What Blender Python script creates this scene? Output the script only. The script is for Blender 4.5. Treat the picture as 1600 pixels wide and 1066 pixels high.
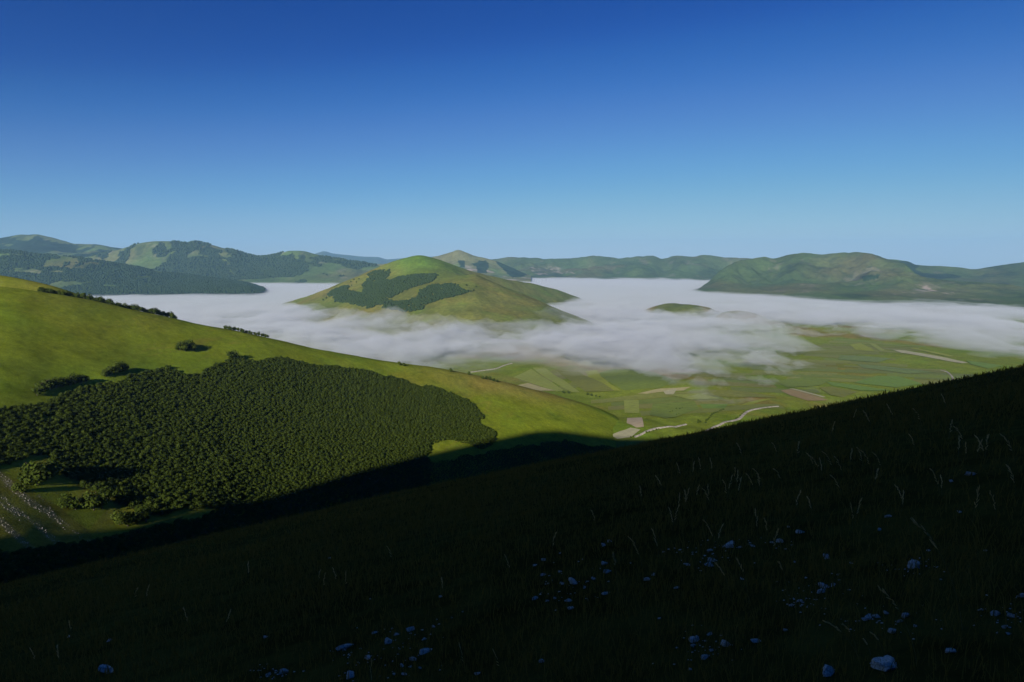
import bpy, math, random
import numpy as np
from mathutils import Vector, Matrix
from mathutils.bvhtree import BVHTree

for o in list(bpy.data.objects):
    bpy.data.objects.remove(o, do_unlink=True)
scene = bpy.context.scene
COL = scene.collection
rng = np.random.default_rng(7)
random.seed(7)

# ------------------------------------------------------------------ camera
FPX = 889.0                       # focal length in pixels of a 1600 px wide frame (20 mm lens)
HZ = 405.0                        # image row of the level horizon
PITCH = math.atan((533.0 - HZ) / FPX)
CP, SP = math.cos(PITCH), math.sin(PITCH)
cam = bpy.data.cameras.new('camera')
cam.lens = 20.0
cam.sensor_width = 36.0
cam.sensor_fit = 'HORIZONTAL'
cam.clip_start = 0.05
cam.clip_end = 90000
camo = bpy.data.objects.new('camera', cam)
COL.objects.link(camo)
camo.location = (0, 0, 0)
camo.rotation_euler = (math.radians(90) - PITCH, 0, 0)
scene.camera = camo

# ------------------------------------------------------------------ sky, sun, exposure
SUN_ELEV = math.radians(24)
SHADOW_DIR = math.radians(70)     # shadows run this far forward of straight right
SKY_STRENGTH, SUN_STRENGTH, EXPOSURE = 0.05, 5.0, 0.6
hx, hy = math.cos(SHADOW_DIR), math.sin(SHADOW_DIR)
to_sun = Vector((-hx * math.cos(SUN_ELEV), -hy * math.cos(SUN_ELEV), math.sin(SUN_ELEV)))
world = bpy.data.worlds.new('World')
scene.world = world
world.use_nodes = True
wn = world.node_tree
wn.nodes.clear()
sky = wn.nodes.new('ShaderNodeTexSky')
sky.sky_type = 'NISHITA'
sky.sun_disc = False
sky.sun_elevation = SUN_ELEV
sky.sun_rotation = math.atan2(to_sun.x, to_sun.y)
sky.altitude = 1600
sky.air_density = 1.0
sky.dust_density = 0.0
sky.ozone_density = 8.0
bg = wn.nodes.new('ShaderNodeBackground')
bg.inputs['Strength'].default_value = SKY_STRENGTH
out = wn.nodes.new('ShaderNodeOutputWorld')
# the camera's contrast on the sky, the same over the whole dome: deeper, more saturated blue
cv = wn.nodes.new('ShaderNodeRGBCurve')
for ch, pts_ in enumerate([[(.068, .004), (.085, .022), (.12, .090), (.183, .175), (.305, .34), (.534, .54), (.62, .57), (1, .65)],
                           [(.177, .088), (.217, .155), (.301, .290), (.433, .475), (.613, .635), (.789, .73), (1, .76)],
                           [(.434, .455), (.52, .59), (.673, .76), (.852, .86), (.96, .865), (1, .87)]]):
    c_ = cv.mapping.curves[ch]
    c_.points[0].location = (0, 0); c_.points[1].location = pts_[-1]
    for p_ in pts_[:-1]: c_.points.new(*p_)
cv.mapping.update()
def scale_col(f):
    m_ = wn.nodes.new('ShaderNodeVectorMath'); m_.operation = 'SCALE'; m_.inputs['Scale'].default_value = f
    return m_
s1, s2 = scale_col(.1), scale_col(10)
wn.links.new(sky.outputs[0], s1.inputs[0]); wn.links.new(s1.outputs[0], cv.inputs['Color'])
wn.links.new(cv.outputs[0], s2.inputs[0]); wn.links.new(s2.outputs[0], bg.inputs[0])
wn.links.new(bg.outputs[0], out.inputs[0])

sun = bpy.data.lights.new('sun', 'SUN')
sun.energy = SUN_STRENGTH
sun.angle = math.radians(0.5)
sun.color = (1.0, 0.93, 0.82)
suno = bpy.data.objects.new('sun', sun)
COL.objects.link(suno)
suno.rotation_euler = to_sun.to_track_quat('Z', 'Y').to_euler()

vs = scene.view_settings
vs.view_transform = 'Standard'
vs.look = 'None'
vs.gamma = 1.0
vs.exposure = EXPOSURE
vs.use_curve_mapping = False
cy = scene.cycles
cy.use_denoising = True
cy.max_bounces = 8
cy.diffuse_bounces = 2
cy.glossy_bounces = 1
cy.transmission_bounces = 2
cy.transparent_max_bounces = 8
cy.volume_bounces = 3
cy.sample_clamp_indirect = 4.0

# ------------------------------------------------------------------ helpers
def ray(px, py):
    u = (np.asarray(px, float) - 800.0) / FPX
    v = (533.0 - np.asarray(py, float)) / FPX
    return u, CP + v * SP, -SP + v * CP

def P(px, py, d):
    """point seen at (px, py), d metres ahead"""
    x, y, z = ray(px, py)
    d = np.asarray(d, float)
    return x * d / y, d + 0 * x, z * d / y

def pix(x, y, z):
    yc = y * CP - z * SP
    v = y * SP + z * CP
    yc = np.where(yc < 0.01, 0.01, yc)
    return 800 + FPX * x / yc, 533 - FPX * v / yc

def pchip(xs, ys, xq):
    xs = np.asarray(xs, float); ys = np.asarray(ys, float); xq = np.asarray(xq, float)
    h = np.diff(xs); dl = np.diff(ys) / h
    m = np.zeros_like(ys)
    if len(xs) > 2:
        w1 = 2 * h[1:] + h[:-1]; w2 = h[1:] + 2 * h[:-1]
        ok = dl[:-1] * dl[1:] > 0
        dm = np.where(ok, (w1 + w2) / (w1 / np.where(ok, dl[:-1], 1) + w2 / np.where(ok, dl[1:], 1)), 0)
        m[1:-1] = dm
    m[0], m[-1] = dl[0], dl[-1]
    i = np.clip(np.searchsorted(xs, xq) - 1, 0, len(xs) - 2)
    t = np.clip((xq - xs[i]) / h[i], 0, 1)
    t2, t3 = t * t, t * t * t
    return (2*t3-3*t2+1)*ys[i] + (t3-2*t2+t)*h[i]*m[i] + (-2*t3+3*t2)*ys[i+1] + (t3-t2)*h[i]*m[i+1]

def smooth(a, b, x):
    t = np.clip((x - a) / (b - a), 0, 1)
    return t * t * (3 - 2 * t)

_tab = np.random.default_rng(3).random(4096)
def vnoise(x, y, seed=0):
    xi = np.floor(x).astype(np.int64); yi = np.floor(y).astype(np.int64)
    fx = x - xi; fy = y - yi
    fx = fx*fx*fx*(fx*(fx*6-15)+10); fy = fy*fy*fy*(fy*(fy*6-15)+10)
    def h(a, b):
        n = (a * 374761393 + b * 668265263 + seed * 974711) & 0x7fffffff
        n = ((n ^ (n >> 13)) * 1274126177) & 0x7fffffff
        return _tab[(n ^ (n >> 16)) & 4095]
    return (h(xi, yi)*(1-fx) + h(xi+1, yi)*fx)*(1-fy) + (h(xi, yi+1)*(1-fx) + h(xi+1, yi+1)*fx)*fy

def fbm(x, y, wl, octs=4, seed=0, gain=0.5):
    s = 0; a = 1; n = 0
    for k in range(octs):
        ang = 0.6 * k + 0.3
        xr = x*math.cos(ang) - y*math.sin(ang); yr = x*math.sin(ang) + y*math.cos(ang)
        s = s + a * (vnoise(xr/wl, yr/wl, seed + 17*k) * 2 - 1); n += a
        a *= gain; wl *= 0.5
    return s / n

def ridged(x, y, wl, octs=3, seed=0):
    s = 0; a = 1; n = 0
    for k in range(octs):
        s = s + a * (1 - np.abs(vnoise(x/wl + 5*k, y/wl - 3*k, seed + 31*k) * 2 - 1)); n += a
        a *= 0.5; wl *= 0.5
    return s / n

def in_poly(px, py, poly):
    inside = np.zeros(np.shape(px), bool)
    n = len(poly)
    for i in range(n):
        x0, y0 = poly[i]; x1, y1 = poly[(i+1) % n]
        if y0 == y1: continue
        c = ((y0 > py) != (y1 > py)) & (px < (x1-x0)*(py-y0)/(y1-y0) + x0)
        inside ^= c
    return inside

def poly_dist(x, y, poly):
    d = np.full(np.shape(x), 1e18)
    n = len(poly)
    for i in range(n):
        x0, y0 = poly[i]; x1, y1 = poly[(i+1) % n]
        ex, ey = x1-x0, y1-y0
        t = np.clip(((x-x0)*ex + (y-y0)*ey) / (ex*ex+ey*ey+1e-9), 0, 1)
        d = np.minimum(d, (x-x0-t*ex)**2 + (y-y0-t*ey)**2)
    return np.sqrt(d)

def mesh_from(name, verts, faces, mat=None, colors=None, smooth_shade=True):
    """verts (n,3) array, faces (m,k) array with one k"""
    me = bpy.data.meshes.new(name)
    verts = np.ascontiguousarray(verts, dtype=np.float32)
    faces = np.ascontiguousarray(faces, dtype=np.int32)
    m, k = faces.shape
    me.vertices.add(len(verts)); me.vertices.foreach_set('co', verts.ravel())
    me.loops.add(m * k); me.loops.foreach_set('vertex_index', faces.ravel())
    me.polygons.add(m)
    me.polygons.foreach_set('loop_start', np.arange(0, m*k, k, dtype=np.int32))
    me.polygons.foreach_set('loop_total', np.full(m, k, dtype=np.int32))
    me.polygons.foreach_set('use_smooth', np.full(m, smooth_shade, dtype=bool))
    if colors is not None:
        at = me.color_attributes.new('Col', 'FLOAT_COLOR', 'POINT')
        c4 = np.ones((len(verts), 4), np.float32); c4[:, :colors.shape[1]] = colors
        at.data.foreach_set('color', c4.ravel())
    me.update(calc_edges=True)
    me.validate()
    if mat: me.materials.append(mat)
    return me

def link(name, me, parent=None, kind=None, label=None, category=None, group=None):
    o = bpy.data.objects.new(name, me)
    COL.objects.link(o)
    if parent: o.parent = parent
    if kind: o['kind'] = kind
    if label: o['label'] = label
    if category: o['category'] = category
    if group: o['group'] = group
    return o

def grid_faces(nr, nc):
    i = np.arange(nr-1)[:, None]*nc + np.arange(nc-1)[None, :]
    return np.stack([i, i+1, i+1+nc, i+nc], -1).reshape(-1, 4)

# ------------------------------------------------------------------ materials
def new_mat(name):
    m = bpy.data.materials.new(name); m.use_nodes = True
    nt = m.node_tree; nt.nodes.clear()
    o = nt.nodes.new('ShaderNodeOutputMaterial')
    return m, nt, o

def terrain_mat(name, scales=(60, 9), var=0.35, bump=0.6, bump_scale=4.0, hue=None, rough=0.95, tex=None):
    """vertex colour of the ground cover, broken up by noise in metres, with fine relief"""
    m, nt, o = new_mat(name)
    N, L = nt.nodes, nt.links
    b = N.new('ShaderNodeBsdfPrincipled'); b.inputs['Roughness'].default_value = rough
    b.inputs['Specular IOR Level'].default_value = 0.0
    at = N.new('ShaderNodeAttribute'); at.attribute_name = 'Col'
    tc = N.new('ShaderNodeTexCoord')
    col = at.outputs['Color']
    for i, s in enumerate(scales):
        no = N.new('ShaderNodeTexNoise'); no.inputs['Scale'].default_value = 1.0/s
        no.inputs['Detail'].default_value = 5; no.inputs['Roughness'].default_value = 0.62
        L.new(tc.outputs['Object'], no.inputs['Vector'])
        mr = N.new('ShaderNodeMapRange'); mr.inputs[1].default_value = 0.3; mr.inputs[2].default_value = 0.7
        mr.inputs[3].default_value = 1-var; mr.inputs[4].default_value = 1+var
        L.new(no.outputs['Fac'], mr.inputs[0])
        mx = N.new('ShaderNodeMix'); mx.data_type = 'RGBA'; mx.blend_type = 'MULTIPLY'; mx.inputs[0].default_value = 1
        L.new(col, mx.inputs[6]); L.new(mr.outputs[0], mx.inputs[7]); col = mx.outputs[2]
        if hue and i == 0:
            mh = N.new('ShaderNodeMix'); mh.data_type = 'RGBA'; mh.blend_type = 'MULTIPLY'
            mh.inputs[7].default_value = (*hue, 1)
            no2 = N.new('ShaderNodeTexNoise'); no2.inputs['Scale'].default_value = 0.6/s; no2.inputs['Detail'].default_value = 4
            mp = N.new('ShaderNodeMapping'); mp.inputs['Location'].default_value = (311, 57, 9)
            L.new(tc.outputs['Object'], mp.inputs[0]); L.new(mp.outputs[0], no2.inputs['Vector'])
            r2 = N.new('ShaderNodeMapRange'); r2.inputs[1].default_value = .42; r2.inputs[2].default_value = .62
            L.new(no2.outputs['Fac'], r2.inputs[0]); L.new(r2.outputs[0], mh.inputs[0])
            L.new(col, mh.inputs[6]); col = mh.outputs[2]
    L.new(col, b.inputs['Base Color'])
    if bump:
        nb = N.new('ShaderNodeTexNoise'); nb.inputs['Scale'].default_value = 1.0/bump_scale
        nb.inputs['Detail'].default_value = 6; nb.inputs['Roughness'].default_value = 0.7
        L.new(tc.outputs['Object'], nb.inputs['Vector'])
        bp = N.new('ShaderNodeBump'); bp.inputs['Strength'].default_value = bump
        bp.inputs['Distance'].default_value = bump_scale*0.25
        L.new(nb.outputs['Fac'], bp.inputs['Height']); L.new(bp.outputs[0], b.inputs['Normal'])
    L.new(b.outputs[0], o.inputs['Surface'])
    return m

def plain_mat(name, col, var=0.3, scale=1.0, rough=0.9, bump=0.0, detail=4, stretch=None):
    m, nt, o = new_mat(name)
    N, L = nt.nodes, nt.links
    b = N.new('ShaderNodeBsdfPrincipled'); b.inputs['Roughness'].default_value = rough
    b.inputs['Specular IOR Level'].default_value = 0.15
    tc = N.new('ShaderNodeTexCoord')
    no = N.new('ShaderNodeTexNoise'); no.inputs['Scale'].default_value = 1.0/scale; no.inputs['Detail'].default_value = detail
    src = tc.outputs['Object']
    if stretch:
        mp = N.new('ShaderNodeMapping'); mp.inputs['Rotation'].default_value = (0, 0, stretch[0]); mp.inputs['Scale'].default_value = (1, stretch[1], 1)
        L.new(src, mp.inputs[0]); src = mp.outputs[0]
    L.new(src, no.inputs['Vector'])
    mr = N.new('ShaderNodeMapRange'); mr.inputs[1].default_value = .3; mr.inputs[2].default_value = .7
    mr.inputs[3].default_value = 1-var; mr.inputs[4].default_value = 1+var
    L.new(no.outputs['Fac'], mr.inputs[0])
    mx = N.new('ShaderNodeMix'); mx.data_type = 'RGBA'; mx.blend_type = 'MULTIPLY'; mx.inputs[0].default_value = 1
    mx.inputs[6].default_value = (*col, 1); L.new(mr.outputs[0], mx.inputs[7])
    L.new(mx.outputs[2], b.inputs['Base Color'])
    if bump:
        bp = N.new('ShaderNodeBump'); bp.inputs['Strength'].default_value = bump; bp.inputs['Distance'].default_value = scale*0.2
        L.new(no.outputs['Fac'], bp.inputs['Height']); L.new(bp.outputs[0], b.inputs['Normal'])
    L.new(b.outputs[0], o.inputs['Surface'])
    return m

def leaf_mat(name, c0, c1, trans=0.25):
    m, nt, o = new_mat(name)
    N, L = nt.nodes, nt.links
    oi = N.new('ShaderNodeObjectInfo')
    geo = N.new('ShaderNodeNewGeometry')
    ad = N.new('ShaderNodeMath'); ad.operation = 'MULTIPLY_ADD'; ad.inputs[1].default_value = 0.45
    L.new(geo.outputs['Random Per Island'], ad.inputs[0])
    ml = N.new('ShaderNodeMath'); ml.operation = 'MULTIPLY'; ml.inputs[1].default_value = 0.6
    L.new(oi.outputs['Random'], ml.inputs[0]); L.new(ml.outputs[0], ad.inputs[2])
    mx = N.new('ShaderNodeMix'); mx.data_type = 'RGBA'; mx.inputs[6].default_value = (*c0, 1); mx.inputs[7].default_value = (*c1, 1)
    L.new(ad.outputs[0], mx.inputs[0])
    d = N.new('ShaderNodeBsdfDiffuse'); t = N.new('ShaderNodeBsdfTranslucent')
    L.new(mx.outputs[2], d.inputs[0]); L.new(mx.outputs[2], t.inputs[0])
    ms = N.new('ShaderNodeMixShader'); ms.inputs[0].default_value = trans
    L.new(d.outputs[0], ms.inputs[1]); L.new(t.outputs[0], ms.inputs[2])
    L.new(ms.outputs[0], o.inputs['Surface'])
    return m

def fog_mat(name, density, color=(0.70, 0.73, 0.77), g=0.0):
    m, nt, o = new_mat(name)
    v = nt.nodes.new('ShaderNodeVolumePrincipled')
    v.inputs['Color'].default_value = (*color, 1)
    v.inputs['Density'].default_value = density
    v.inputs['Anisotropy'].default_value = g
    nt.links.new(v.outputs[0], o.inputs['Volume'])
    return m

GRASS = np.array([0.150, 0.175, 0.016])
DRY = np.array([0.20, 0.165, 0.040])
LUSH = np.array([0.090, 0.155, 0.014])
WOOD = np.array([0.018, 0.034, 0.013])
ROCKC = np.array([0.30, 0.27, 0.22])

def mix(a, b, t):
    return a*(1-t[..., None]) + b*t[..., None]

M_near = terrain_mat('near_grassland', (40, 7, 1.6), .20, 1.0, 1.6, hue=(1.06, 0.99, 0.97))
M_far = terrain_mat('far_grassland', (420, 60), .26, 1.0, 45, hue=(1.1, 0.99, 1.0))
M_mid = terrain_mat('hill_grassland', (150, 22), .28, 0.8, 14, hue=(1.1, 0.98, 1.0))

# ------------------------------------------------------------------ terrain: lofted hills
def loft(cols, npx=260, per=14, back=None, px_range=None):
    """cols: {px: [(py, d), ...]} from the crest down to the foot -> (nk, npx) arrays X, Y, Z.
    back: list of (extra depth, drop) behind the crest."""
    pxs = sorted(cols)
    K = len(cols[pxs[0]])
    q = np.linspace(pxs[0], pxs[-1], npx)
    PY = np.stack([pchip(pxs, [cols[p][k][0] for p in pxs], q) for k in range(K)])
    D = np.stack([pchip(pxs, [cols[p][k][1] for p in pxs], q) for k in range(K)])
    X, Y, Z = P(q[None, :], PY, D)
    if back:
        bx, by, bz = [], [], []
        for dd, drop in reversed(back):
            d2 = D[0] + dd
            bx.append(X[0]*d2/Y[0]); by.append(d2); bz.append(Z[0] - drop)
        X = np.vstack([np.array(bx), X]); Y = np.vstack([np.array(by), Y]); Z = np.vstack([np.array(bz), Z])
    K2 = X.shape[0]
    t = np.linspace(0, K2-1, (K2-1)*per+1)
    out = []
    for A in (X, Y, Z):
        out.append(np.stack([pchip(np.arange(K2), A[:, j], t) for j in range(A.shape[1])], 1))
    return out

def terrain_obj(name, X, Y, Z, C, mat, kind='structure'):
    nr, nc = X.shape
    V = np.stack([X, Y, Z], -1).reshape(-1, 3)
    F = grid_faces(nr, nc)[:, ::-1]
    me = mesh_from(name, V, F, mat, C.reshape(-1, 3))
    # make normals point up
    if me.polygons[len(me.polygons)//2].normal.z < 0:
        me.flip_normals()
    o = link(name, me, kind=kind)
    return o

# --- the plain
def plain_z(x, y):
    z = -360 + (8 + 7*np.exp(-(y/1900)**4))*fbm(x, y, 420, 3, 5) + 3.0*fbm(x, y, 150, 3, 8)
    z = z + 16*np.exp(-(((x-420)/190)**2 + ((y-1560)/150)**2))
    z = z + 10*np.exp(-(((x-420)/260)**2 + ((y-1130)/140)**2))
    z = z + 7*fbm(x, y, 70, 3, 9)*np.exp(-(((x-380)/230)**2 + ((y-1190)/130)**2)**2)
    z = z + 26*smooth(2350, 2900, y)*np.exp(-(((x-1500)/700)**2 + ((y-2800)/350)**2))
    return z

def plain_hit(px, py, off=0.0):
    x, y, z = ray(px, py)
    d = np.full(np.shape(x), 1500.0)
    for _ in range(30):
        X = x*d/y
        Zt = plain_z(X, d) + off
        d = 0.5*d + 0.5*np.clip(Zt*y/z, 300, 20000)
    return x*d/y, d, plain_z(x*d/y, d) + off

pr = np.concatenate([np.linspace(560, 3000, 330), np.geomspace(3010, 15000, 90)])
pu = np.linspace(-1.5, 1.5, 420)
Y = np.repeat(pr[:, None], len(pu), 1); X = pu[None, :]*Y
Z = plain_z(X, Y)
n1 = fbm(X, Y, 300, 4, 11); n2 = fbm(X, Y, 130, 4, 12)
C = mix(mix(GRASS*np.array([.85, .95, 1.3]), DRY*.8, smooth(0.05, .5, n1)), LUSH, smooth(.1, .5, n2)*.6)
terrain_obj('plain', X, Y, Z, C, M_near)

# --- the sunlit hill on the left with the beech wood
hill_cols = {
    -420: [(436, 640), (500, 520), (600, 420), (740, 330), (880, 280), (960, 250)],
    -200: [(438, 700), (500, 590), (600, 480), (735, 370), (865, 310), (940, 280)],
    0:   [(447, 760), (510, 660), (600, 560), (740, 430), (860, 340), (920, 305)],
    100: [(462, 800), (525, 700), (610, 600), (735, 470), (845, 380), (910, 335)],
    200: [(483, 850), (540, 750), (620, 640), (730, 520), (830, 425), (890, 380)],
    300: [(505, 900), (555, 800), (630, 690), (725, 570), (812, 470), (870, 430)],
    400: [(525, 950), (572, 850), (640, 740), (715, 640), (795, 540), (850, 490)],
    500: [(548, 1010), (590, 905), (648, 800), (712, 700), (780, 605), (830, 550)],
    600: [(566, 1070), (604, 970), (652, 870), (708, 770), (765, 680), (805, 620)],
    700: [(580, 1130), (614, 1035), (655, 940), (700, 850), (745, 770), (780, 710)],
    800: [(603, 1180), (627, 1100), (655, 1020), (688, 940), (720, 870), (750, 800)],
    880: [(625, 1210), (641, 1145), (661, 1080), (684, 1010), (705, 950), (730, 880)],
    940: [(645, 1220), (656, 1175), (669, 1120), (684, 1070), (700, 1015), (720, 950)],
    985: [(668, 1220), (675, 1185), (683, 1150), (693, 1110), (705, 1065), (722, 1000)],
    1040: [(700, 1150), (705, 1130), (711, 1110), (718, 1080), (726, 1040), (736, 1000)],
}
X, Y, Z = loft(hill_cols, 420, 34, back=[(60, 9), (200, 70), (420, 190), (560, 330)])
hs = smooth(0, 40, -Z-330)
Z = Z + 1.6*fbm(X, Y, 90, 4, 21) + 0.5*fbm(X, Y, 22, 3, 22)
hp = pix(X, Y, Z)
n1 = fbm(X, Y, 160, 4, 23); n2 = fbm(X, Y, 60, 4, 24)
C = mix(mix(GRASS*np.array([.92, 1, .9]), DRY, smooth(.0, .7, n1)*.28), LUSH, smooth(0.0, .6, n2)*.45)
# drier top towards the nose of the spur, fresh grass in the hollow around the wood
dryt = smooth(640, 760, hp[0])*smooth(625, 600, hp[1] - 0.1*(hp[0]-750))
C = mix(C, DRY*1.05, np.clip(dryt*.75 + .0, 0, 1))
lush = smooth(60, 0, np.abs(hp[1]-(600-0.05*hp[0])))*smooth(500, 300, hp[0])*.5
C = mix(C, LUSH*1.05, lush)
# stony ground at the lower left
stony = in_poly(hp[0], hp[1], [(-400, 640), (0, 735), (40, 762), (90, 790), (140, 830), (150, 870), (-400, 900)])
C = mix(C, DRY*.55, stony*.5)
st = stony*smooth(.72, .84, ridged((X*.45+Y*.9)*1.0, (X*.9-Y*.45)*.06, 7, 2, 77))*smooth(-.45, -.05, n2+.4*n1)
C = mix(C, ROCKC*.6, np.clip(st, 0, 1)*.35)
SCREE = (X, Y, Z, st*(hp[0] > -40))
tr = ridged(Z*1.0 + 6*fbm(X, Y, 80, 3, 27), X*.02 + Y*.02, 5.5, 1, 28)
C = mix(C, DRY*.9, smooth(.88, .97, tr)*smooth(-.1, .4, fbm(X, Y, 120, 3, 29))*.35)
C = mix(C, np.array([.060, .085, .012]), smooth(.30, .5, fbm(X, Y, 14, 3, 30))*.3)
left_hill = terrain_obj('hill', X, Y, Z, C, M_near)
bvh_left = BVHTree.FromObject(left_hill, bpy.context.evaluated_depsgraph_get())

# the ridge behind it, with the hedge of trees in the dip
cols = {-420: [(418, 860), (440, 790), (455, 740)], -200: [(417, 930), (440, 870), (455, 820)],
        0: [(430, 960), (452, 905), (462, 860)], 60: [(441, 975), (461, 920), (470, 880)], 130: [(463, 985), (474, 930), (482, 890)],
        200: [(486, 1000), (492, 950), (497, 910)], 280: [(510, 1030), (513, 980), (516, 940)],
        420: [(545, 1060), (548, 1020), (552, 980)]}
X, Y, Z = loft(cols, 160, 14, back=[(80, 14), (260, 90), (600, 330)])
Z = Z + 1.2*fbm(X, Y, 90, 3, 25)
n1 = fbm(X, Y, 160, 4, 26)
C = mix(GRASS*.9 + 0*X[..., None], DRY, smooth(-.2, .7, n1)*.5)
terrain_obj('hill', X, Y, Z, C, M_near)

# --- the hill rising from the fog in the middle
Zf = lambda py, d: None
mid_cols = {
    440: [(474, 4400), (482, 4100), (488, 3800), (505, 3300), (540, 2700)],
    480: [(462, 4350), (468, 4080), (475, 3800), (494, 3350), (535, 2750)],
    520: [(446, 4250), (454, 4000), (463, 3750), (484, 3350), (528, 2750)],
    560: [(430, 4150), (441, 3950), (452, 3700), (476, 3280), (524, 2700)],
    600: [(413.5, 4100), (428, 3880), (443, 3620), (470, 3200), (522, 2680)],
    630: [(404, 4060), (422, 3830), (440, 3550), (469, 3130), (523, 2640)],
    655: [(399, 4050), (419, 3800), (438, 3500), (468, 3070), (524, 2600)],
    680: [(404, 4080), (420, 3830), (436, 3480), (468, 3030), (525, 2570)],
    705: [(412.5, 4160), (425, 3900), (434, 3480), (468, 3000), (525, 2540)],
    740: [(424, 4300), (437, 3980), (427.5, 3600), (466, 3000), (526, 2500)],
    765: [(430, 4400), (447, 4020), (436, 3560), (472, 3000), (527, 2470)],
    790: [(435.5, 4500), (458, 4040), (447.5, 3500), (478, 2990), (528, 2450)],
    830: [(442, 4680), (474, 4040), (463.5, 3380), (489, 2930), (530, 2440)],
    870: [(452, 4850), (488, 4000), (481, 3220), (501, 2830), (532, 2430)],
    895: [(461, 4950), (496, 3950), (491, 3130), (508, 2770), (533, 2420)],
    940: [(478, 5000), (506, 3850), (507, 2960), (520, 2650), (536, 2400)],
    1000: [(492, 4900), (520, 3700), (523, 2800), (532, 2550), (545, 2380)],
}
X, Y, Z = loft(mid_cols, 420, 46, back=[(250, 60), (900, 300), (1300, 420)])
Z = Z - 9*ridged(X*.75 + Y*.25, Y*.3, 130, 4, 41)*smooth(-20, -120, Z) + 1.5*fbm(X, Y, 60, 3, 45)*smooth(0, -60, Z) + 4*fbm(X, Y, 350, 4, 42)*smooth(0, -60, Z)
mp_ = pix(X, Y, Z)
n1 = fbm(X, Y, 500, 4, 43); n2 = fbm(X, Y, 120, 4, 44)
MG = np.array([0.098, 0.122, 0.024])
C = mix(MG + 0*X[..., None], DRY*.9, smooth(-.15, .5, n1)*.38)
C = mix(C, LUSH*np.array([.85, .95, 1.3]), smooth(405+55, 405, mp_[1])*smooth(590, 640, mp_[0])*smooth(770, 690, mp_[0])*.85)
C = mix(C, LUSH*1.0, smooth(.1, .5, n2)*.35)
mid_hill = terrain_obj('hill', X, Y, Z, C, M_mid)
MID = (X, Y, Z, mp_)

# --- the low knoll poking through the fog
gx = np.linspace(700, 1700, 130); gy = np.linspace(2700, 4400, 150)
Xk, Yk = np.meshgrid(gx, gy)
def bump2(cx, cy_, rx, ry, p=1.0):
    r2 = ((Xk-cx)/rx)**2 + ((Yk-cy_)/ry)**2
    return np.exp(-r2**p)
Zk = -372 + 80*bump2(1110, 3740, 245, 300, 1.9) + 62*bump2(1310, 3270, 150, 210, 1.6) + 34*bump2(1440, 3000, 170, 220, 1.3)
Zk = Zk + 20*fbm(Xk, Yk, 190, 4, 50)*smooth(-372, -320, Zk)
C = mix(MG*.9 + 0*Xk[..., None], DRY*.8, smooth(-.2, .4, fbm(Xk, Yk, 150, 3, 51)))
terrain_obj('knoll', Xk, Yk, Zk, C, M_mid)

# --- far mountains
def far_range(name, cols, npx, per, back, gully, seed, colorfn, wl=900, xs=1.0):
    X, Y, Z = loft(cols, npx, per, back=back)
    crest = np.linspace(0, 1, X.shape[0])[:, None]
    nb = len(back)*per
    idx = np.arange(X.shape[0])[:, None]
    below = smooth(0, per*1.0, idx - nb) + smooth(0, per*1.0, nb - idx)*0.7
    below = below*smooth(-345, -120, Z)
    Z = Z - gully*(ridged(X*xs, Y*.55, wl, 3, seed))*below + gully*.5*fbm(X, Y, wl*.5, 4, seed+3)*below
    Z = Z + (gully*.09*fbm(X, Y, wl*.2, 4, seed+5) - gully*.12*ridged(X*1.3, Y*.5, wl*.28, 2, seed+9))*smooth(-345, -200, Z)
    p = pix(X, Y, Z)
    C = colorfn(X, Y, Z, p)
    o = terrain_obj(name, X, Y, Z, C, M_far)
    return o, (X, Y, Z, p, C)

def crestcols(crest, dfun, rows):
    """crest: [(px, py)], rows: functions px -> (py, d)"""
    return {px: [(py, dfun(px))] + [r(px, py) for r in rows] for px, py in crest}

FG = np.array([0.070, 0.112, 0.030])     # mountain pasture
FD = np.array([0.105, 0.116, 0.044])
def pasture(X, Y, seed, k=1.0):
    n = fbm(X, Y, 900, 4, seed); n2 = fbm(X, Y, 250, 4, seed+1)
    n3 = fbm(X, Y*.6, 330, 5, seed+2, gain=.62)
    C = mix(mix(FG*k + 0*X[..., None], FD*k, smooth(-.1, .5, n)), FD*1.25*k, smooth(.2, .6, n2)*.35)
    C = mix(C, np.array([.040, .062, .022])*k, smooth(.22, .42, n3)*.7)
    return mix(C, ROCKC*.7*k, smooth(.36, .5, fbm(X, Y*.5, 180, 4, seed+4, gain=.65))*.3)

lin = lambda a, b: (lambda px: float(np.interp(px, a, b)))

# right-hand range, far half
crest = [(700, 412), (770, 405), (800, 401), (830, 402), (870, 404.5), (900, 402), (930, 399), (970, 402.5), (1000, 400.5), (1018, 399), (1036, 404),
         (1060, 398), (1080, 400), (1100, 397), (1130, 401), (1170, 402), (1210, 406), (1300, 412)]
dc = lin([700, 1130, 1300], [11800, 10200, 9500])
db = lin([700, 1000, 1300], [9300, 8600, 8000])
cols = crestcols(crest, dc, [lambda px, py: (py+8+3*math.sin(px*.05), dc(px)*.7+db(px)*.3), lambda px, py: (py+20+3*math.sin(px*.08+1), dc(px)*.35+db(px)*.65),
                             lambda px, py: (434.5, db(px)), lambda px, py: (446, db(px)-350)])
def cf(X, Y, Z, p):
    C = pasture(X, Y, 61, .74)
    r = in_poly(p[0], p[1], [(820, 415), (870, 416), (900, 428), (840, 430)])
    C = mix(C, ROCKC*.75, r*smooth(.1, .5, fbm(X, Y, 140, 3, 62)))
    return C
far_range('mountain', cols, 340, 22, [(500, 60), (1500, 400), (2500, 900)], 150, 60, cf, wl=900, xs=1.2)

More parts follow.
